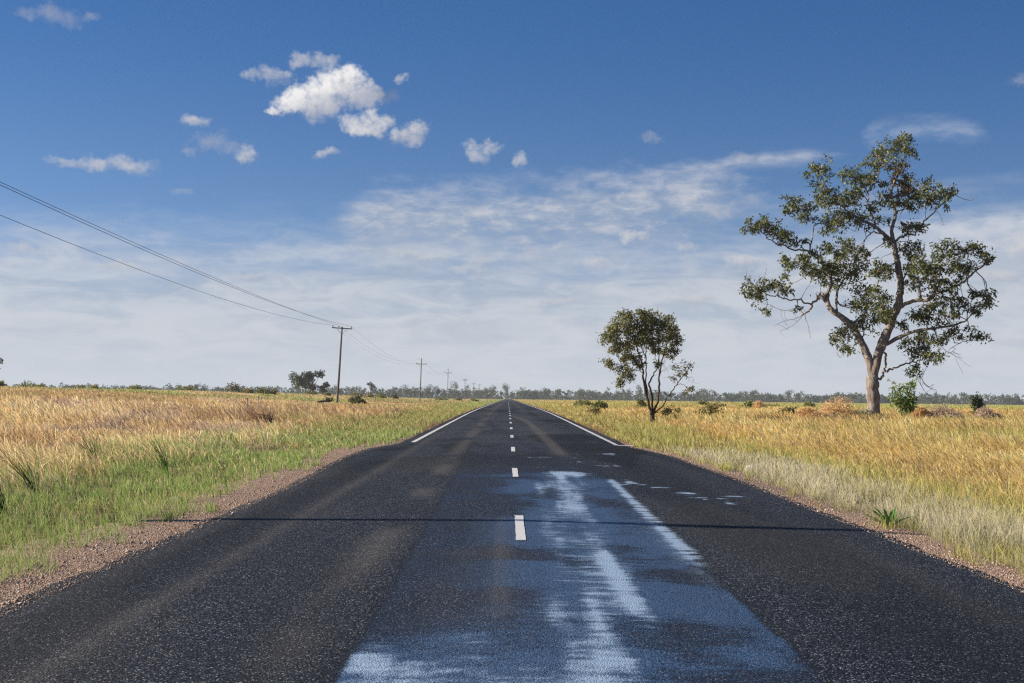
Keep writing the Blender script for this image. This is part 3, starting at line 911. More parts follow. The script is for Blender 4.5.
def gum_tree(name, label, Y, base_px, limbs, clumps, scale, org, leaf, per, palette, bark, depth, twig_r=.018, spread=.9, bare=(), droop=.5, seed=3, fill=0):
    """limbs / clumps traced in a 2-D drawing (scale, org turn drawing units into picture pixels), given depth here.
    limbs: (points, r0, r1) radii in metres; clumps: (x, y, r[, tint])"""
    global RNG
    keep, RNG = RNG, np.random.default_rng(seed)
    mpp = Y / F
    bx = (base_px[0] - VPX) * mpp
    root = empty(name, (bx, Y, gz(bx, Y) - .05))
    bpy_ = base_px[1]

    def loc(p):          # drawing -> metres in the tree's own frame (x right, z up)
        px, py = org[0] + p[0] / scale, org[1] + p[1] / scale
        dx, dz = (px - base_px[0]) * mpp, (bpy_ - py) * mpp
        return np.array((dx * math.cos(ROLL) - dz * math.sin(ROLL) * 1, dz + dx * ROLL))
    tb, lb = Buf(), Buf()
    nodes, nrad = [], []

    gz0 = gz(bx, Y) - .05

    def to3(p, d):
        k = d / Y
        return (p[0] + (bx + p[0]) * k, d, p[1] + (p[1] + gz0 - H) * k)

    def limb(P3, r0, r1, k=7, jag=.0):
        C = catmull(P3, 5)
        if jag: C[1:-1] += RNG.normal(0, jag, (len(C) - 2, 3))
        t = np.linspace(0, 1, len(C))
        r = r0 + (r1 - r0) * t ** .8
        r = r * (1 + .07 * np.sin(t * 23 + RNG.random() * 6) * (r > .05))
        tb.tube(C, r, k)
        nodes.extend(C); nrad.extend(r)
    for i, (pts, ra, rb) in enumerate(limbs):
        p2 = [loc(p) for p in pts]
        if i == 0: d0 = 0.0; tgt = 0.0
        else:
            NN = np.array(nodes); j = np.argmin((NN[:, 0] - p2[0][0]) ** 2 + (NN[:, 2] - p2[0][1]) ** 2)
            d0 = NN[j, 1]
            ln = sum(np.linalg.norm(p2[k + 1] - p2[k]) for k in range(len(p2) - 1))
            tgt = RNG.uniform(-1, 1) * min(ln * .55, depth)
        n = len(p2)
        P3 = [to3(p, d0 + tgt * (k / (n - 1)) ** 1.2) for k, p in enumerate(p2)]
        if i == 0:
            P3[0] = (P3[0][0], 0, -.25)
        else:
            P3[0] = tuple(NN[j])
        limb(P3, ra, rb, 10 if ra > .12 else 7, (.02 if ra > .12 else .055) * min(1, depth / 3))
    NN = np.array(nodes); NR = np.array(nrad)
    if fill:
        thin = np.where((NR < .085) & (NN[:, 2] > 5))[0]
        clumps = list(clumps)
        for j in RNG.choice(thin, fill, replace=False):
            q = NN[j] + RNG.normal(0, .45, 3); q[2] += .15
            k = 1 / (1 + q[1] / Y)
            clumps.append(((q[0] * k + bx) , q[2], RNG.uniform(5, 11), .55, True))
    for c in clumps:
        cx, cz = loc(c[:2]) if len(c) < 5 else (c[0] - bx, c[1]); r = c[2] / scale * mpp
        d2 = (NN[:, 0] - cx) ** 2 + (NN[:, 2] - cz) ** 2 + .15 * np.maximum(0, NN[:, 2] - cz) ** 2
        d2 = d2 + np.where(NR > .22, 3.0, 0)
        j = np.argmin(d2 + RNG.random(len(d2)) * .4)
        cen = np.array(to3((cx, cz), NN[j, 1] + RNG.normal(0, .35) * min(depth * .5, 1.6 * r + .6)))
        st = NN[j]
        mid = (st + cen) / 2 + RNG.normal(0, .14, 3) * np.linalg.norm(cen - st)
        r0 = min(NR[j] * .7, .022 + .03 * np.linalg.norm(cen - st) + .012 * r)
        C = catmull([st, mid, cen], 5)
        tb.tube(C, np.linspace(max(r0, twig_r), twig_r, len(C)), 5)
        tint = palette if len(c) < 4 or not isinstance(c[3], list) else c[3]
        dn = 1.0 if len(c) < 4 or isinstance(c[3], list) else c[3]
        ns = max(3, int((per[0] * (r * spread) ** 1.35 + 3) * dn))
        for _ in range(ns):
            a = RNG.normal(0, 1, 3); a /= np.linalg.norm(a)
            e = cen + a * r * 1.34 * RNG.random() ** .5 * np.array((1, 1.1, .85))
            s = C[RNG.integers(3, len(C))]
            m2 = (s + e) / 2 + RNG.normal(0, .12, 3) * r
            T = catmull([s, m2, e], 3)
            tb.tube(T, np.linspace(twig_r * .75, twig_r * .4, len(T)), 4, cap=False)
            n = RNG.poisson(per[1])
            k = RNG.random(n) ** .6
            P = T[-1] + (T[-1] - T[-3]) * (k - .4)[:, None] * .8 + RNG.normal(0, per[2], (n, 3)) * np.array((1, 1, .8))
            base = tint[RNG.integers(0, len(tint))]
            cc = pick(n, tint, [1] * len(tint), .25) * .6 + np.array(base) * .4
            leaf_quads(lb, P, leaf[0], leaf[1], cc, droop)
    for j in (RNG.choice(np.where((NR < .09) & (NN[:, 2] > 4))[0], 46, replace=False) if fill else ()):
        s = NN[j]; d = RNG.normal(0, 1, 3) * np.array((1, 1, .7)); d /= np.linalg.norm(d)
        T = [s]
        for q in range(4):
            d = d + RNG.normal(0, .45, 3); d /= np.linalg.norm(d); T.append(T[-1] + d * RNG.uniform(.3, .6))
        C = catmull(T, 3); tb.tube(C, np.linspace(.026, .011, len(C)), 5)
    for (pts, r0) in bare:                        # bare dead twigs
        p2 = [loc(p) for p in pts]
        j = np.argmin((NN[:, 0] - p2[0][0]) ** 2 + (NN[:, 2] - p2[0][1]) ** 2)
        tgt = RNG.uniform(-.6, .6)
        P3 = [tuple(NN[j])] + [to3(p, NN[j, 1] + tgt * (k + 1) / len(p2)) for k, p in enumerate(p2[1:])]
        C = catmull(P3, 4); tb.tube(C, np.linspace(r0, r0 * .45, len(C)), 5)
        for _ in range(4):
            s = C[RNG.integers(1, len(C))]; e = s + RNG.normal(0, .5, 3) + np.array((.15, 0, -.25))
            T = catmull([s, (s + e) / 2 + RNG.normal(0, .1, 3), e], 3)
            tb.tube(T, np.linspace(r0 * .55, r0 * .35, len(T)), 4, cap=False)
    tb.build('trunk', bark, root, smooth=True)
    lb.build('crown', M_LEAF, root)
    tag(root, label, 'tree')
    RNG = keep
    return root


G1 = [(.066, .092, .024), (.092, .116, .030), (.14, .155, .042), (.044, .064, .024), (.18, .18, .052)]
G2 = [(.17, .17, .045), (.22, .185, .055), (.13, .15, .04), (.30, .22, .085), (.17, .19, .048)]
GB = [(.10, .065, .022), (.075, .055, .02), (.13, .09, .03)]
BIG_LIMBS = [
    ([(329, 662), (328, 650), (328, 620), (327, 595), (326, 570)], .47, .42),
    ([(326, 575), (319, 535), (305, 500), (285, 465), (260, 442), (241, 430), (231, 412), (232, 395)], .30, .15),
    ([(327, 578), (339, 525), (355, 485), (372, 445), (383, 415), (389, 380), (385, 345), (380, 315), (374, 285)], .34, .19),
    ([(374, 285), (356, 268), (335, 250), (315, 240)], .16, .09),
    ([(374, 287), (371, 255), (379, 225), (375, 200), (371, 170), (385, 140), (396, 110), (400, 72)], .15, .04),
    ([(350, 508), (370, 495), (400, 480), (430, 472), (460, 468), (500, 462), (530, 450)], .17, .05),
    ([(380, 425), (400, 415), (425, 408), (445, 408), (462, 395), (490, 385), (520, 370), (550, 345), (575, 330)], .16, .04),
    ([(331, 585), (345, 572), (354, 555), (356, 530), (352, 505)], .10, .07),
    ([(354, 558), (372, 553), (400, 545), (430, 535), (447, 505), (455, 480)], .075, .03),
    ([(231, 410), (216, 399), (205, 412), (191, 430), (178, 440)], .10, .06),
    ([(204, 414), (175, 408), (150, 405), (120, 400), (90, 390), (65, 385)], .065, .025),
    ([(232, 397), (241, 370), (235, 340), (215, 325), (195, 305), (165, 300), (135, 290), (105, 275), (85, 252)], .12, .03),
    ([(197, 307), (200, 270), (205, 240), (190, 220), (165, 210)], .06, .025),
    ([(258, 440), (252, 400), (262, 370), (285, 350), (300, 330), (290, 300)], .10, .04),
    ([(315, 240), (290, 225), (260, 205), (235, 195), (225, 165), (225, 132)], .085, .025),
    ([(352, 267), (330, 262), (312, 280), (300, 305)], .055, .02),
    ([(373, 283), (395, 270), (420, 265), (440, 240), (465, 215), (490, 190), (505, 176)], .09, .025),
    ([(378, 225), (400, 205), (420, 180), (450, 166)], .07, .025),
    ([(335, 250), (325, 215), (320, 185), (330, 160), (345, 130), (350, 100), (375, 82)], .075, .025),
    ([(345, 292), (325, 302), (298, 310)], .035, .015),
    ([(389, 380), (405, 345), (420, 315), (440, 300)], .06, .03),
    ([(445, 408), (450, 430), (445, 460), (440, 490), (435, 520), (420, 555)], .06, .025),
    ([(500, 462), (495, 480), (505, 500), (525, 495), (550, 487)], .04, .018),
    ([(425, 408), (432, 380), (450, 350), (480, 320), (530, 300)], .07, .025),
    ([(372, 445), (350, 420), (335, 395), (345, 350)], .06, .02),
    ([(305, 500), (312, 465), (318, 430), (305, 395)], .055, .02),
    ([(285, 465), (270, 475), (255, 480), (272, 508)], .035, .015),
    ([(378, 310), (400, 290), (410, 250)], .04, .02),
    ([(195, 305), (170, 325), (145, 328)], .035, .018),
    ([(232, 395), (215, 365), (190, 350), (170, 335)], .04, .02),
]
BIG_CLUMPS = [(400, 62, 20), (375, 80, 20), (345, 90, 25), (360, 110, 22), (410, 92, 12), (330, 105, 16),
    (390, 130, 25, GB), (395, 160, 26, GB), (385, 185, 26, GB), (300, 145, 26), (285, 140, 18), (330, 150, 18),
    (225, 125, 20), (213, 130, 13), (225, 175, 23), (250, 190, 23), (275, 195, 23), (290, 180, 20),
    (165, 205, 23), (150, 200, 16), (190, 215, 20), (180, 230, 13),
    (440, 165, 23), (430, 185, 23), (460, 185, 20), (480, 175, 18), (500, 178, 12), (415, 200, 18),
    (85, 245, 20), (110, 255, 23), (70, 258, 13), (100, 240, 14), (150, 270, 16), (130, 265, 14),
    (245, 240, 23), (270, 225, 20), (255, 235, 18), (300, 230, 18), (330, 210, 14), (360, 190, 18),
    (270, 290, 27), (240, 300, 22), (290, 320, 25), (260, 330, 27), (230, 330, 22), (215, 345, 27), (270, 350, 27), (240, 360, 25), (295, 350, 18),
    (140, 325, 16), (165, 330, 16), (185, 345, 18), (185, 320, 13),
    (75, 380, 20), (95, 380, 18), (60, 395, 11), (125, 375, 16), (145, 385, 11), (85, 400, 13),
    (345, 345, 20), (360, 335, 13), (330, 350, 11),
    (300, 390, 20), (315, 420, 20), (290, 415, 18), (330, 385, 16), (350, 400, 18), (355, 420, 16),
    (260, 475, 18), (245, 490, 9), (275, 510, 12), (285, 470, 14), (300, 450, 13), (330, 455, 22), (350, 440, 16),
    (400, 300, 18), (420, 310, 20), (440, 330, 22), (410, 340, 18), (450, 350, 20), (470, 310, 20), (500, 300, 20), (530, 305, 20), (555, 300, 16), (577, 320, 12),
    (500, 330, 20), (530, 330, 18), (480, 340, 18), (430, 370, 20), (460, 380, 20), (490, 370, 20), (520, 350, 13), (545, 390, 13), (570, 400, 16),
    (500, 400, 18), (470, 415, 20), (440, 430, 18), (420, 440, 18), (520, 420, 16), (480, 440, 18), (550, 430, 13), (575, 415, 10),
    (400, 500, 13), (420, 520, 16), (440, 510, 18), (455, 530, 16), (415, 562, 17), (460, 500, 13), (430, 490, 13), (480, 490, 10), (550, 485, 8),
    (500, 460, 13), (390, 460, 12), (405, 250, 12), (430, 250, 12)]
BIG_BARE = [([(178, 440), (160, 448), (140, 452), (118, 462)], .025), ([(190, 432), (165, 425), (140, 430), (110, 420)], .025),
    ([(178, 440), (165, 455), (150, 466), (128, 474)], .02), ([(420, 555), (432, 575), (440, 590), (462, 600)], .03),
    ([(430, 560), (425, 580), (438, 602), (442, 612)], .02), ([(505, 500), (490, 515), (500, 525), (518, 532)], .02),
    ([(455, 470), (470, 500), (490, 520), (505, 512)], .025), ([(298, 310), (280, 308), (262, 312)], .016),
    ([(312, 280), (300, 290), (285, 285)], .016), ([(460, 215), (475, 225), (478, 240)], .014)]
gum_tree('gum_tree', 'tall spreading gum tree with forked pale trunk and open leafy crown', 95.0, (873.5, 421.0), BIG_LIMBS, BIG_CLUMPS,
         2.135, (720, 110), (.24, .10), (26, 16, .13), G1, M_BARK, 3.6, .024, .9, BIG_BARE, .45, 5, 70)

SM_LIMBS = [
    ([(318, 650), (318, 635), (317, 610), (316, 588)], .15, .13),
    ([(314, 596), (296, 520), (275, 420), (268, 350), (250, 280), (225, 200), (200, 130)], .092, .02),
    ([(317, 594), (316, 500), (301, 430), (320, 390), (345, 340), (350, 250), (345, 160)], .068, .02),
    ([(321, 594), (345, 520), (352, 430), (357, 360), (375, 280), (400, 190), (405, 140)], .078, .02),
    ([(328, 588), (365, 545), (400, 490), (440, 435), (480, 380), (512, 345)], .05, .015),
    ([(294, 500), (285, 400), (285, 300), (290, 200), (285, 110)], .05, .015),
    ([(268, 350), (235, 320), (190, 300), (140, 250), (105, 200)], .035, .012),
    ([(352, 430), (345, 340), (330, 270), (320, 180)], .03, .012),
    ([(400, 490), (380, 475), (360, 485)], .02, .01), ([(440, 435), (465, 430), (500, 450)], .02, .01),
    ([(268, 380), (230, 360), (190, 370), (160, 400)], .025, .01),
    ([(375, 280), (410, 260), (440, 220)], .025, .01), ([(330, 590), (360, 570), (400, 560), (432, 590)], .025, .01),
    ([(235, 320), (150, 330), (108, 330)], .02, .01), ([(285, 300), (250, 220), (190, 150), (140, 120)], .03, .01),
]
SM_CLUMPS = [(110, 170, 36), (90, 200, 26), (130, 130, 36), (170, 100, 32), (190, 160, 46), (240, 130, 46), (240, 190, 46), (290, 90, 32), (330, 110, 42), (310, 160, 46),
    (370, 130, 42), (400, 120, 32), (430, 170, 32), (440, 220, 26), (400, 190, 42), (350, 210, 36), (150, 220, 36), (200, 240, 36), (130, 260, 26), (180, 290, 26),
    (95, 320, 20), (108, 340, 13), (160, 350, 30), (190, 370, 24), (170, 400, 20), (150, 430, 12), (210, 400, 12), (230, 290, 30), (250, 330, 20), (420, 260, 24),
    (330, 260, 26), (380, 270, 20), (340, 330, 14), (420, 300, 13), (440, 350, 17), (480, 340, 18), (510, 335, 14), (420, 400, 11), (500, 380, 14), (460, 380, 14),
    (490, 460, 15), (510, 450, 10), (400, 560, 14), (430, 600, 14), (440, 560, 11), (380, 570, 9), (270, 70, 20), (200, 80, 18), (280, 150, 40), (280, 220, 36)]
SM_CLUMPS = [(*c, .38) if c[0] > 410 and c[1] > 290 else (*c, .85) if c[1] > 320 else c for c in SM_CLUMPS]
SM_BARE = [([(480, 380), (500, 400), (520, 395), (530, 420)], .009), ([(440, 435), (430, 410), (450, 390)], .009),
    ([(400, 490), (430, 480), (470, 470)], .009), ([(375, 300), (420, 290), (460, 250)], .009), ([(370, 330), (400, 300), (440, 290)], .008),
    ([(357, 380), (390, 350), (430, 330)], .008)]
gum_tree('small_gum_tree', 'small multi stemmed tree with dense lopsided olive crown and dark trunks by the road', 80.0, (652.8, 423.0), SM_LIMBS, SM_CLUMPS,
         5.06, (590, 295), (.14, .065), (85, 16, .095), [G1[1], G1[2], G1[4], *G2], M_DARKBARK, 1.2, .007, 1.0, SM_BARE, .35, 9)


# ------------------------------------------------------------------ shrubs
def shrub(name, label, px, Y, wpx, hpx, palette, n=900, leaf=(.16, .08), group=None, stems=5, lift=.0, ragged=.35, seed=None, round_=.5, parts=True):
    """low bush: leaf clumps carried on short stems"""
    mpp = Y / F
    w, h = wpx * mpp * 1.1, hpx * mpp * 1.12 + (.30 if Y > 140 else .50)
    p = at(px, Y, -.02)
    root = empty(name, p) if parts else None
    sb, lb = Buf(), Buf()
    k = max(5, int(6 + w * 3.0))
    for i in range(k):
        a = RNG.random() * 6.28; rr = RNG.random() ** .5
        cx, cy = math.cos(a) * rr * w * .42, math.sin(a) * rr * w * .42
        top = h * (1 - round_ * rr ** 2) * RNG.uniform(1 - ragged, 1.0)
        cr = min(w * .26, h * .45) * RNG.uniform(.6, 1.1)
        cz = max(top - cr * .7, lift * h + .08)
        if i < stems:
            C = catmull([(cx * .2, cy * .2, -.1), (cx * .55 + RNG.normal(0, .05) * w, cy * .55, cz * .55), (cx, cy, cz)], 4)
            sb.tube(C, np.linspace(.012 + .008 * h, .006, len(C)), 5)
        m = max(6, n // k)
        D = RNG.normal(0, 1, (m, 3)); D /= np.linalg.norm(D, axis=1, keepdims=True)
        P = np.array((cx, cy, cz)) + D * cr * (RNG.random((m, 1)) ** .4) * np.array((1.15, 1.15, .85))
        P[:, 2] = np.maximum(P[:, 2], .03 + lift * h)
        base = palette[RNG.integers(0, len(palette))]
        cc = pick(m, palette, [1] * len(palette), .22) * .55 + np.array(base) * .45
        leaf_quads(lb, P, leaf[0], leaf[1], cc, .0)
    if not parts:
        o = lb.build(name, M_LEAF, None, loc=p)
        return tag(o, label, 'shrub', group)
    lb.build('foliage', M_LEAF, root); sb.build('stem', M_TWIG, root, smooth=True)
    return tag(root, label, 'shrub', group)


GS = [(.16, .19, .045), (.20, .22, .055), (.115, .15, .035), (.25, .23, .07)]
GD = [(.09, .10, .034), (.12, .115, .04), (.16, .14, .045), (.07, .075, .028)]
GO = [(.27, .22, .08), (.21, .20, .065), (.33, .26, .10), (.17, .17, .055)]
GR = [(.58, .35, .15), (.64, .42, .20), (.48, .27, .105), (.70, .50, .26)]
GP = [(.42, .31, .22), (.50, .38, .28), (.34, .24, .165), (.56, .44, .31)]
GG = 'low green shrubs across the far field'
for lab, px, Y, w, h, pal in [
    ('widest dark green shrub on the left skyline near the frame edge', 28, 330, 20, 8.5, GS),
    ('round olive shrub right beside the widest dark shrub at far left', 42, 330, 11, 5.5, GO),
    ('clipped green shrub touching the left frame edge', 1, 240, 10, 6, GS),
    ('low olive bush in the left field, first of two below the far wood', 81, 350, 11, 5, GO),
    ('brownish olive bush in the left field, second of two below the far wood', 95, 345, 10, 5.5, GO),
    ('pointed green shrub in the left field above the straw', 134, 350, 14, 7, GS),
    ('broad sunlit green shrub left of the paired slim far trees', 185, 330, 19, 7.5, GS),
    ('dark dome shaped shrub on the left skyline right of the slim far trees', 233, 310, 17, 9, GD),
    ('flat pale green shrub next to the dark dome shrub', 248, 305, 11, 4.5, GO),
    ('wide bright green shrub between dome shrub and twin crowned tree', 263, 300, 15, 6.5, GS),
    ('small rounded green shrub below the left of twin crowned tree', 274, 300, 8, 4, GO),
    ('low green shrub at the foot of twin crowned tree', 310, 420, 13, 4, GS),
    ('little brown green shrub just right of the twin crowned tree', 327, 400, 8, 3, GO),
    ('low pale shrub directly right of the nearest power pole', 356, 380, 14, 5, GO),
    ('low olive shrub below the lone slender far tree', 370, 420, 10, 4, GO),
    ('rounded green shrub right of the lone slender far tree', 380, 400, 11, 5.5, GS),
    ('dark flat shrub midway between the two nearest power poles', 394, 420, 9, 4.5, GD),
    ('long low green shrub beside the third power pole', 441, 480, 15, 2.5, GS),
    ('tiny dark green shrub at the left road verge near the vanishing point', 474, 420, 7, 3, GS),
    ('thin green shrub beyond the second power pole', 459, 520, 10, 2.5, GS)]:
    shrub('green_shrub', lab, px, Y, w, h, pal, 420, (.42, .24), GG, 4, parts=(h > 5))
shrub('dark_shrub', 'dark brown green rounded shrub standing in grass by nearest power pole', 356, 165, 17, 8.5, GD, 1300, (.20, .10))
for lab, px, Y, w, h, pal, n in [
    ('long green shrub clump in right field, left of small tree, far end', 583, 215, 26, 6, GS, 900),
    ('ragged green shrub at the near end of clump left of small tree', 598, 150, 18, 8, GS, 900),
    ('pale straggly green shrub in front of the clump left of small tree', 594, 120, 14, 5, GO, 700),
    ('small dark green shrub close behind trunk of small roadside tree', 641, 175, 9, 6, GS, 600),
    ('flat green shrub right of the small tree near far wood', 703, 260, 14, 4.5, GS, 600),
    ('low olive tussock shrub in grass between the two right hand trees', 718, 190, 15, 4, GO, 500),
    ('green shrub with rust coloured side between the two right hand trees', 748, 165, 15, 6, GS, 700),
    ('broad olive shrub in golden grass right of small roadside tree', 708, 100, 25, 9.5, GO, 1600),
    ('open olive shrub in golden grass left of the big gum', 786, 92, 18, 11, GO, 1000),
    ('pale green shrub on skyline left of the big gum', 808, 190, 13, 5, GS, 500),
    ('flat green shrub far behind the open olive shrub', 770, 300, 20, 3, GS, 400),
    ('grey green shrub hugging the base of the big gum trunk', 862, 88, 26, 8, [(.20, .21, .12), (.26, .26, .16), (.16, .17, .09)], 1300)]:
    shrub('field_shrub', lab, px, Y, w, h, pal, n, (.17, .085) if Y < 130 else (.28, .16), 'shrubs in the right hand field', 6)
for lab, px, Y, w, h, pal in [
    ('largest rust coloured dry weed mound left of the big gum', 836, 84, 44, 19, GR),
    ('smaller rust dry weed mound at the left end of the rusty patch', 812, 84, 30, 13, GR),
    ('mauve brown dry weed mound right of the green sapling', 940, 84, 34, 13, GP),
    ('small pale rusty weed mound right of the green sapling', 921, 84, 14, 7, GR),
    ('rust coloured weed behind the green field shrub', 758, 150, 14, 6, GR),
    ('dry weed mound at the foot of dark sapling', 985, 82, 26, 9, GP)]:
    shrub('dry_weed', lab, px, Y, w, h, pal, 5200, (.17, .030), 'dry weed mounds around the big gum', 8, ragged=.5)


def spiky(name, label, px, Y, wpx, hpx, pal, n=500, lean=-.35, cat='shrub', wid=.012):
    """bush of dry upright stalks leaning with the wind"""
    mpp = Y / F; p = at(px, Y, -.03); root = empty(name, p); hpx = hpx + .35 / mpp
    sb, tb = Buf(), Buf()
    for i in range(n):
        bx, by = RNG.normal(0, wpx * mpp * .15, 2)
        L = hpx * mpp * RNG.uniform(.5, 1.25)
        dx = lean * RNG.uniform(.2, 1.8) + bx * .5
        e = np.array((bx + dx * L, by + RNG.normal(0, .3) * L, L))
        s = np.array((bx * .6, by * .6, 0)); m = (s + e) / 2 + np.array((-.06 * L * lean, 0, .1 * L))
        c = pal[RNG.integers(0, len(pal))]
        T = catmull([s, m, e], 2)
        (sb if i % 2 else tb).tube(T, np.linspace(wid, wid * .5, len(T)), 3, np.array(c) * RNG.uniform(.8, 1.2), cap=False)
    sb.build('stalk', M_STRAW, root); tb.build('seed_stem', M_STRAW, root)
    return tag(root, label, cat)


spiky('dry_bush', 'mauve brown leaning dry bush in straw grass below two steel posts', 266, 62, 32, 15, [tuple(1.35 * c for c in q) for q in GP], 250)
spiky('dead_thistle', 'dark brown dead weed clump in the left straw field', 152, 66, 18, 6, [(.09, .05, .03), (.14, .085, .05)], 160)
for px, Y, h, lab in [(40, 23.5, 20, 'tall dark green reedy weed leaning at the left frame edge'),
                      (8, 20.5, 18, 'dark reed stalks in green fringe touching the left frame edge'),
                      (170, 30, 16, 'upright green reedy weed among pale straw left of the gravel'),
                      (100, 33, 16, 'bushy green reedy weed in the middle of the left fringe')]:
    spiky('reedy_weed', lab, px, Y, 16, h, [(.10, .19, .05), (.14, .24, .07), (.07, .13, .04)], 30, -.5, 'weed', .006)


def sapling(name, label, px, Y, wpx, hpx, stems, pal, n, leaf, seed, low=.25):
    global RNG
    keep, RNG = RNG, np.random.default_rng(seed)
    mpp = Y / F; p = at(px, Y, -.05); root = empty(name, p)
    w, h = wpx * mpp, hpx * mpp
    sb, lb = Buf(), Buf()
    for i in range(stems):
        tx = RNG.uniform(-.42, .42) * w; ty = RNG.uniform(-.4, .4) * w; tz = h * RNG.uniform(.62, 1.0)
        C = catmull([(tx * .12, ty * .12, -.1), (tx * .4 + RNG.normal(0, .05), ty * .4, tz * .45), (tx, ty, tz)], 6)
        sb.tube(C, np.linspace(.028, .008, len(C)), 5)
        for j in range(n):
            t = RNG.uniform(low, 1); c = C[min(int(t * (len(C) - 1)), len(C) - 1)]
            q = c + RNG.normal(0, .13, 3) * w * np.array((1, 1, .8))
            sb.tube([c, (c + q) / 2 + RNG.normal(0, .02, 3), q], [.007, .005, .003], 4, cap=False)
            m = RNG.poisson(11); P = q + RNG.normal(0, .075, (m, 3))
            leaf_quads(lb, P, leaf[0], leaf[1], pick(m, pal, [1] * len(pal), .2), .1)
    sb.build('trunk', M_TWIG, root, smooth=True); lb.build('crown', M_LEAF, root)
    tag(root, label, 'sapling'); RNG = keep


sapling('sapling', 'bright green leafy sapling with bare lower stems right of the big gum', 904, 88, 31, 43, 8, [(.13, .21, .032), (.18, .26, .042), (.095, .16, .028), (.22, .26, .055)], 18, (.17, .085), 4, .45)
sapling('sapling', 'narrow dark green bushy sapling alone at far right', 979, 96, 15, 28, 5, [(.05, .085, .025), (.07, .11, .03), (.04, .065, .02), (.10, .12, .05)], 24, (.17, .08), 6, .2)


# ------------------------------------------------------------------ far trees
def crown_points(n, w, h, bole, lobes, rng):
    """leaf clump points of a far gum: a few lobes on a bare bole"""
    P = []
    for _ in range(lobes):
        a = rng.random() * 6.28; r = rng.random() ** .6
        c = np.array((math.cos(a) * r * w * .36, math.sin(a) * r * w * .36, bole + (h - bole) * rng.uniform(.25, .86)))
        s = np.array((w * .24, w * .24, (h - bole) * .20)) * rng.uniform(.6, 1.15)
        m = n // lobes
        D = rng.normal(0, 1, (m, 3)); D /= np.linalg.norm(D, axis=1, keepdims=True)
        P.append(c + D * s * rng.random((m, 1)) ** .35)
    P = np.concatenate(P)
    P[:, 2] = np.clip(P[:, 2], bole * .6, h * 1.02)
    return P


FG = [(.065, .092, .052), (.085, .11, .056), (.052, .076, .047), (.11, .125, .066)]


def far_tree(label, px, Y, wpx, hpx, bole=.25, lobes=7, n=700, leaf=None, pal=FG, name='far_gum_tree', group=None, lean=0, cat='tree'):
    mpp = Y / F; w, h = wpx * mpp, hpx * mpp
    p = at(px, Y, -.2); root = empty(name, p)
    tb, lb = Buf(), Buf()
    P = crown_points(n, w, h, h * bole, lobes, RNG)
    P[:, 0] += lean * P[:, 2]
    tb.tube(catmull([(0, 0, -.3), (lean * h * .2, .1, h * .3), (lean * h * .55, 0, h * .62)], 4), np.linspace(h * .026, h * .012, 9), 6)
    for i in range(7):
        e = P[RNG.integers(0, len(P))]; s = np.array((lean * h * .3, 0, h * RNG.uniform(.22, .5)))
        tb.tube(catmull([s, (s + e) / 2 + RNG.normal(0, .3, 3), e], 4), np.linspace(h * .011, h * .004, 9), 5)
    l = leaf or max(.5, mpp * .9)
    base = pick(len(P), pal, [1] * len(pal), .25)
    leaf_quads(lb, P, l, l * .6, base, .2)
    tb.build('trunk', M_TWIG, root, smooth=True); lb.build('crown', M_FARLEAF, root)
    return tag(root, label, cat, group)


far_tree('pale green loose crowned tree, left half of the twin crowned pair', 299, 560, 19, 24, .15, 9, 1000, .75, [(.10, .13, .045), (.13, .155, .05), (.08, .105, .04)], 'field_tree')
far_tree('dark dense domed tree, right half of the twin crowned pair', 313, 560, 25, 26, .08, 13, 1700, .75, [(.05, .062, .032), (.07, .08, .04), (.04, .05, .028)], 'field_tree')
far_tree('low dark side tree leaning right beside the dense domed tree', 325, 570, 12, 14, .08, 7, 600, .7, [(.05, .062, .032), (.065, .075, .038)], 'field_tree')
far_tree('lone slender tree with a small tilted crown right of nearest power pole', 372, 900, 9, 17, .45, 5, 320, .9, FG, 'field_tree', lean=-.06)
far_tree('dark tree whose outer branch enters at the left frame edge', -21, 200, 46, 34, .3, 16, 3800, .34, GD, 'field_tree')
T = [(197, 1300, 8, 14, 'taller of two slim tufted trees on the left skyline'), (203, 1320, 7, 12, 'shorter of two slim tufted trees on the left skyline'),
     (66, 1450, 8, 11, 'round headed tree rising from the far wood at left'),
     (405, 1250, 15, 15, 'broad far tree just left of the second power pole'), (413, 1150, 12, 15, 'dense dark far tree directly left of the second power pole'),
     (429, 1150, 11, 15, 'dark far tree just right of the second power pole'), (436, 1150, 10, 14, 'second dark far tree right of the second power pole'),
     (455, 1150, 12, 19, 'tallest far tree between the third and fourth power poles'), (470, 1250, 13, 15, 'wide dark far tree behind the fifth power pole'),
     (492, 1350, 12, 14, 'rounded far tree left of the road end'), (506, 1450, 13, 17, 'flat topped tree above the end of the road'),
     (522, 1400, 16, 13, 'bushy far tree just right of the road end'), (533, 1450, 11, 12, 'low far tree right of the bushy tree by the road end'),
     (546, 1400, 14, 15, 'pale domed far tree right of the road end'), (556, 1450, 11, 12, 'darker tree joined to the pale domed far tree'),
     (582, 1450, 13, 12, 'broad far tree left of the small roadside tree'), (640, 1400, 8, 17, 'slim tall far tree seen left of small tree trunk'),
     (703, 1500, 14, 15, 'umbrella shaped far tree between the two right hand trees'), (754, 1500, 13, 14, 'leaning crowned far tree left of big gum'),
     (788, 1500, 13, 14, 'spiky crowned far tree left of big gum'), (838, 1500, 11, 12, 'far tree with round crown close left of big gum trunk')]
for px, Y, w, h, lab in T:
    far_tree(lab, px, Y, w, h, .10, 9, 520, None, FG, group='taller trees along the far wood')


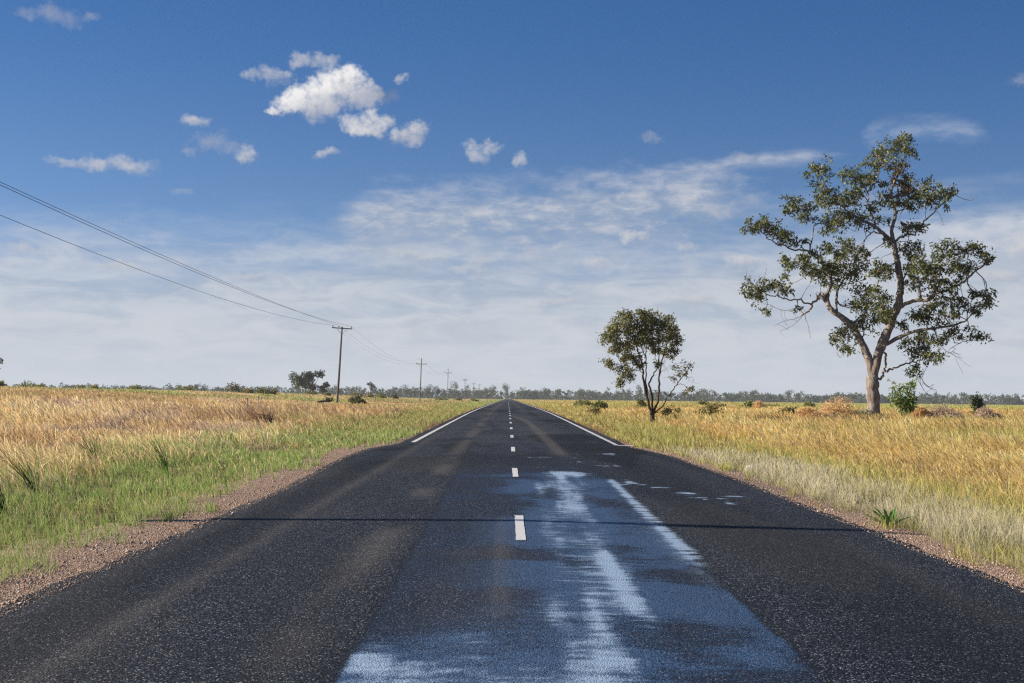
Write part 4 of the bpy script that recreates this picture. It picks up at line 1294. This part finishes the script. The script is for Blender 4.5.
def woodland():
    rng = np.random.default_rng(21)
    tb, lb = Buf(), Buf()
    N = 620
    for i in range(N):
        Y = rng.uniform(1550, 2050) if i > 260 else rng.uniform(1520, 1700)
        if rng.random() < .0: continue
        px = rng.uniform(-130, 1150) if i > 260 else -130 + 1280 * (i + rng.random()) / 260
        x = (px - VPX) / F * Y
        h = rng.uniform(8.5, 13.5) * (1 + .18 * (fbm(px / 60, 0, 5) - .5) * 2)
        w = h * rng.uniform(.65, 1.1)
        z = gz(x, Y) - .3
        P = crown_points(110, w, h, h * rng.uniform(.02, .14), 6, rng) + np.array((x, Y, z))
        c = np.array(FG)[rng.integers(0, 4, len(P))] * rng.uniform(.75, 1.25)
        leaf_quads(lb, P, 1.9, 1.2, c, .1)
        tb.tube([(x, Y, z - .3), (x + rng.normal(0, .3), Y, z + h * .35), (x + rng.normal(0, .6), Y, z + h * .7)], [.25, .18, .08], 4, cap=False)
        # scrub at the foot
        m = 75; S = np.stack([x + rng.normal(0, w * .6, m), Y + rng.normal(0, 3, m), z + np.abs(rng.normal(0, 2.7, m))], -1)
        leaf_quads(lb, S, 1.9, 1.3, np.array(FG)[rng.integers(0, 4, m)] * rng.uniform(.7, 1.2), .0)
    o = lb.build('distant_woodland', M_FARLEAF); tag(o, 'hazy blue green wood along the horizon', 'woodland', kind='stuff')
    t = tb.build('woodland_trunks', M_TWIG, o); tag(t, kind='stuff')


woodland()


# ------------------------------------------------------------------ power line
def wood_mat():
    m, nt, b = new_mat('weathered_pole', .85, .15)
    co = obj_co(nt)
    n = noise(nt, scaled(nt, co, 6, 6, .5), 2.2, 5, .65); n2 = noise(nt, co, .7, 3)
    c = mix(nt, n.ss(.35, .68), (.085, .07, .058), (.19, .165, .145)); c = mix(nt, n2.ss(.5, .7) * .5, c, (.10, .08, .065))
    link(nt, c, b.inputs['Base Color']); bump(nt, b, n, .5, .02)
    return m


M_POLE = wood_mat()
M_GPOLE, nt_, b_ = new_mat('grey_steel_pole', .55, .4)
n_ = noise(nt_, obj_co(nt_), 1.5, 4); link(nt_, mix(nt_, n_, (.13, .15, .175), (.20, .22, .25)), b_.inputs['Base Color'])
M_IRON, nt_, b_ = new_mat('galvanised_iron', .5, .5)
n_ = noise(nt_, obj_co(nt_), 9, 4); link(nt_, mix(nt_, n_.ss(.3, .7), (.10, .10, .105), (.20, .20, .21)), b_.inputs['Base Color'])
M_PORC, nt_, b_ = new_mat('brown_porcelain', .25, .5)
n_ = noise(nt_, obj_co(nt_), 20, 3); link(nt_, mix(nt_, n_, (.10, .045, .03), (.16, .07, .045)), b_.inputs['Base Color'])


def power_pole(label, x, Y, hgt, style, mat, lean=0.0, pin=1.35):
    """style 'flat': three insulators on the arm; 'pin': middle one on the pole top; 'double': two arms"""
    root = empty('power_pole', (x, Y, gz(x, Y) - .1)); root.rotation_euler.y = lean
    b = Buf(); zz = np.linspace(-.6, hgt, 9)
    b.tube(np.stack([.02 * np.sin(zz * .5), .01 * np.cos(zz * .8), zz], -1), np.linspace(.165, .105, 9), 12)
    b.build('shaft', mat, root, smooth=True)
    za = hgt - (.22 if style != 'pin' else pin)
    tips = []
    for k, z in enumerate([za] if style != 'double' else [za, za - .55]):
        a = Buf(); a.box((0, -.16, z), (2.7, .10, .13), bev=.012); a.build('crossarm', M_POLE, root)
        for s in (-1, 1):
            br = Buf(); br.tube([(s * .72, -.17, z - .05), (s * .10, -.13, z - .72)], .018, 6); br.build('brace', M_IRON, root)
        bolt = Buf(); bolt.tube([(0, -.24, z), (0, .16, z)], .02, 6); bolt.build('bolt', M_IRON, root)

    def insul(px_, py_, z):
        t = Buf()
        t.tube([(px_, py_, z), (px_, py_, z + .07), (px_, py_, z + .07), (px_, py_, z + .12), (px_, py_, z + .13), (px_, py_, z + .19), (px_, py_, z + .20), (px_, py_, z + .26)],
               [.018, .018, .075, .065, .05, .06, .045, .02], 10)
        t.build('insulator', M_PORC, root, smooth=False)
        tips.append(Vector((px_, py_, z + .25)))
    insul(-1.22, -.16, za + .063)
    if style == 'pin': insul(0, 0, hgt - .01)
    else: insul(-.42, -.16, za + .063)
    insul(1.22, -.16, za + .063)
    tag(root, label, 'power pole', 'power poles along the left side of the road')
    R = Matrix.Rotation(lean, 4, 'Y')
    return [root.location + (R @ t) for t in tips]


poles = [power_pole('power pole outside the left frame edge throwing its shadow across the road', -22.0, 20.2, 11.2, 'pin', M_POLE, 0.0, .55),
         power_pole('nearest tall wooden power pole, leaning right, with flat top arm', (337.2 - VPX) / F * 187, 187, 10.35, 'flat', M_POLE, math.radians(3.1)),
         power_pole('second wooden power pole with raised middle pin', (420 - VPX) / F * 364, 364, 11.0, 'pin', M_POLE, math.radians(1.6)),
         power_pole('pale grey steel power pole, third from the left', (447.5 - VPX) / F * 533, 533, 11.8, 'pin', M_GPOLE, math.radians(.8)),
         power_pole('fourth power pole with twin crossarms, beyond the pale grey pole', (465 - VPX) / F * 735, 735, 11.0, 'double', M_POLE),
         power_pole('fifth power pole, before the wide dark far tree', (473.5 - VPX) / F * 910, 910, 10.8, 'flat', M_POLE),
         power_pole('sixth power pole, close right of the fifth', (479.5 - VPX) / F * 1090, 1090, 11.5, 'flat', M_POLE),
         power_pole('farthest visible power pole, nearest the road end', (485 - VPX) / F * 1300, 1300, 11.0, 'flat', M_POLE)]
M_WIRE, nt_, b_ = new_mat('weathered_wire', .6, .4)
n_ = noise(nt_, obj_co(nt_), .5, 3); link(nt_, mix(nt_, n_, (.03, .03, .035), (.055, .055, .06)), b_.inputs['Base Color'])
SAG = [(1.55, .7, 1.15)] + [(2.1, 2.4, 2.0)] * 7
for w, lab in enumerate(['lowest overhead wire, on the outer left end of the arms', 'upper overhead wire, on the middle insulators',
                         'overhead wire on the road side end of the arms']):
    wb = Buf(); pts = []
    for a, b, sg in zip(poles[:-1], poles[1:], SAG):
        A, B = np.array(a[w]), np.array(b[w]); t = np.linspace(0, 1, 29)[:-1]
        P = A + (B - A) * t[:, None]; P[:, 2] -= 4 * sg[w] * t * (1 - t); pts.append(P)
    P = np.concatenate(pts)
    wb.tube(P, np.where(P[:, 1] < 187, .0125, .0085), 6)
    o = wb.build('overhead_wire', M_WIRE, None, smooth=True); tag(o, lab, 'wire', 'wires strung along the power poles')


# ------------------------------------------------------------------ small things
def steel_post(label, px, Y, hpx):
    mpp = Y / F; h = hpx * mpp; p = at(px, Y, -.05); root = empty('fence_post', p)
    b = Buf(); b.box((0, 0, h / 2), (.07, .012, h)); b.box((0, .032, h / 2), (.012, .05, h)); b.build('shaft', M_GPOLE, root)
    c = Buf(); c.box((0, .01, h + .015), (.085, .075, .03), bev=.006); c.build('cap', M_GPOLE, root)
    tag(root, label, 'fence post', 'steel posts in the left field')


steel_post('nearer taller grey steel post in the left straw field', 247.5, 80, 22)
steel_post('farther shorter grey steel post in the left straw field', 258.8, 110, 16)


def guide_post(label, px, Y):
    root = empty('guide_post', at(px, Y, -.03))
    m, nt, b = new_mat('white_plastic', .5, .4)
    n = noise(nt, obj_co(nt), 12, 3); link(nt, mix(nt, n.ss(.5, .8), (.78, .78, .76), (.62, .60, .56)), b.inputs['Base Color'])
    q = Buf(); q.box((0, 0, .5), (.11, .05, 1.05), bev=.012); q.build('post', m, root)
    m2, nt2, b2 = new_mat('red_reflector', .3, .5); n = noise(nt2, obj_co(nt2), 30, 2); link(nt2, mix(nt2, n, (.4, .03, .02), (.5, .05, .03)), b2.inputs['Base Color'])
    r = Buf(); r.box((0, -.03, .88), (.07, .012, .12), bev=.004); r.build('reflector', m2, root)
    tag(root, label, 'guide post', 'white guide posts beside the road')


guide_post('white guide post on the left verge near the road end', 487.2, 265)
guide_post('nearer white guide post on the right verge', 536.8, 240)
guide_post('farther white guide post on the right verge', 529.3, 330)


def fallen_log():
    p = at(325, 150); root = empty('fallen_log', p)
    b = Buf(); C = catmull([(-.75, 0, .45), (-.2, .1, .55), (.35, .0, .60), (.75, .1, .7)], 5)
    b.tube(C, np.linspace(.09, .16, len(C)), 9); b.build('trunk', M_DARKBARK, root, smooth=True)
    s = Buf(); s.tube(catmull([(.25, 0, .62), (.2, 0, .9), (.05, .05, 1.15)], 4), np.linspace(.07, .03, 9), 7); s.build('branch_stub', M_DARKBARK, root, smooth=True)
    lb = Buf(); P = np.array((.45, 0, .75)) + RNG.normal(0, .22, (160, 3)) * np.array((1.4, 1, .6)); leaf_quads(lb, P, .2, .09, pick(160, GD, [1] * 4), 0); lb.build('creeper', M_LEAF, root)
    tag(root, 'dark fallen log with a stub left of the nearest power pole', 'log')


fallen_log()


def rock():
    p = at(752.5, 33.0, -.05)
    me = Buf(); k, n = 14, 9
    V = []
    for i in range(n):
        f = math.pi * i / (n - 1)
        for j in range(k):
            a = 2 * math.pi * j / k
            r = 1 + .25 * (fbm(math.cos(a) * 1.4 + 5, math.sin(a) * 1.4 + f * 1.3, 14) - .5) * 2
            V.append((math.sin(f) * math.cos(a) * .17 * r, math.sin(f) * math.sin(a) * .13 * r, .08 + math.cos(f) * .12 * r))
    q = [(i * k + j, i * k + (j + 1) % k, (i + 1) * k + (j + 1) % k, (i + 1) * k + j) for i in range(n - 1) for j in range(k)]
    me.add(V, q)
    m, nt, b = new_mat('pale_rock', .8, .2); n1 = noise(nt, obj_co(nt), 9, 5, .65)
    link(nt, mix(nt, n1.ss(.35, .65), (.42, .38, .35), (.62, .58, .54)), b.inputs['Base Color']); bump(nt, b, n1, .6, .03)
    o = me.build('rock', m, None, smooth=True, loc=p + Vector((0, 0, .06)))
    tag(o, 'small whitish rock half hidden in grass on the right verge', 'rock')


rock()


def roadside_weed():
    p = at(889, 19.6); root = empty('broadleaf_weed', p)
    rng = np.random.default_rng(2)
    sb = Buf()
    for i in range(17):
        az = rng.choice([0.2, math.pi - .2]) + rng.normal(0, .75); L = rng.uniform(.30, .56); up = rng.uniform(.6, 1.9)
        d = np.array((math.cos(az), math.sin(az) * .8, up)); d /= np.linalg.norm(d); sd = np.cross(d, (0, 0, 1)); sd /= np.linalg.norm(sd)
        lb = Buf(); n = 8; V = []
        for k in range(n):
            t = k / (n - 1); c = d * L * t + np.array((0, 0, -.10 * t * t * L / .4)); w = .032 * math.sin(math.pi * (t * .86 + .12)) * (1.0 if k % 2 else .62)
            nrm = np.cross(sd, d)
            V += [c - sd * w + nrm * .012 * (w / .03), c, c + sd * w + nrm * .012 * (w / .03)]
        q = []
        for k in range(n - 1): q += [(3 * k, 3 * k + 1, 3 * k + 4, 3 * k + 3), (3 * k + 1, 3 * k + 2, 3 * k + 5, 3 * k + 4)]
        lb.add(V, q, None, np.array((.09, .22, .045)) * rng.uniform(.8, 1.3)); lb.build('leaf', M_GREEN, root, smooth=True)
    C = catmull([(0, 0, -.05), (.02, 0, .12), (.05, 0, .22)], 4); sb.tube(C, np.linspace(.012, .006, len(C)), 6, (.1, .15, .05)); sb.build('stem', M_GREEN, root, smooth=True)
    tag(root, 'dark green broadleaf weed with upright leaves on the right gravel edge', 'weed')


roadside_weed()


# ------------------------------------------------------------------ air
def haze():
    b = Buf(); zlo, zhi = -14.0, 24.0
    b.box((0, 1330, (zlo + zhi) / 2), (3600, 2860, zhi - zlo))
    m = bpy.data.materials.new('pale_air'); m.use_nodes = True; nt = m.node_tree; nt.nodes.clear()
    out = nt.nodes.new('ShaderNodeOutputMaterial'); v = nt.nodes.new('ShaderNodeVolumePrincipled')
    v.inputs['Color'].default_value = (.80, .87, .96, 1); v.inputs['Density Attribute'].default_value = ''; v.inputs['Density'].default_value = .00010; v.inputs['Anisotropy'].default_value = .1
    nt.links.new(v.outputs[0], out.inputs['Volume'])
    o = b.build('haze', m); tag(o, 'pale air over the plain', 'haze', kind='stuff')


haze()

SC.render.engine = 'CYCLES'
SC.cycles.max_bounces = 4; SC.cycles.diffuse_bounces = 3; SC.cycles.glossy_bounces = 2; SC.cycles.transmission_bounces = 3
SC.cycles.volume_bounces = 0; SC.cycles.transparent_max_bounces = 8
SC.cycles.use_denoising = False; SC.cycles.denoiser = 'OPENIMAGEDENOISE'; SC.cycles.denoising_input_passes = 'RGB_ALBEDO_NORMAL'; SC.cycles.denoising_prefilter = 'ACCURATE'
SC.cycles.pixel_filter_type = 'BLACKMAN_HARRIS'; SC.cycles.filter_width = 1.3
SC.cycles.sample_clamp_indirect = 6; SC.cycles.sample_clamp_direct = 8
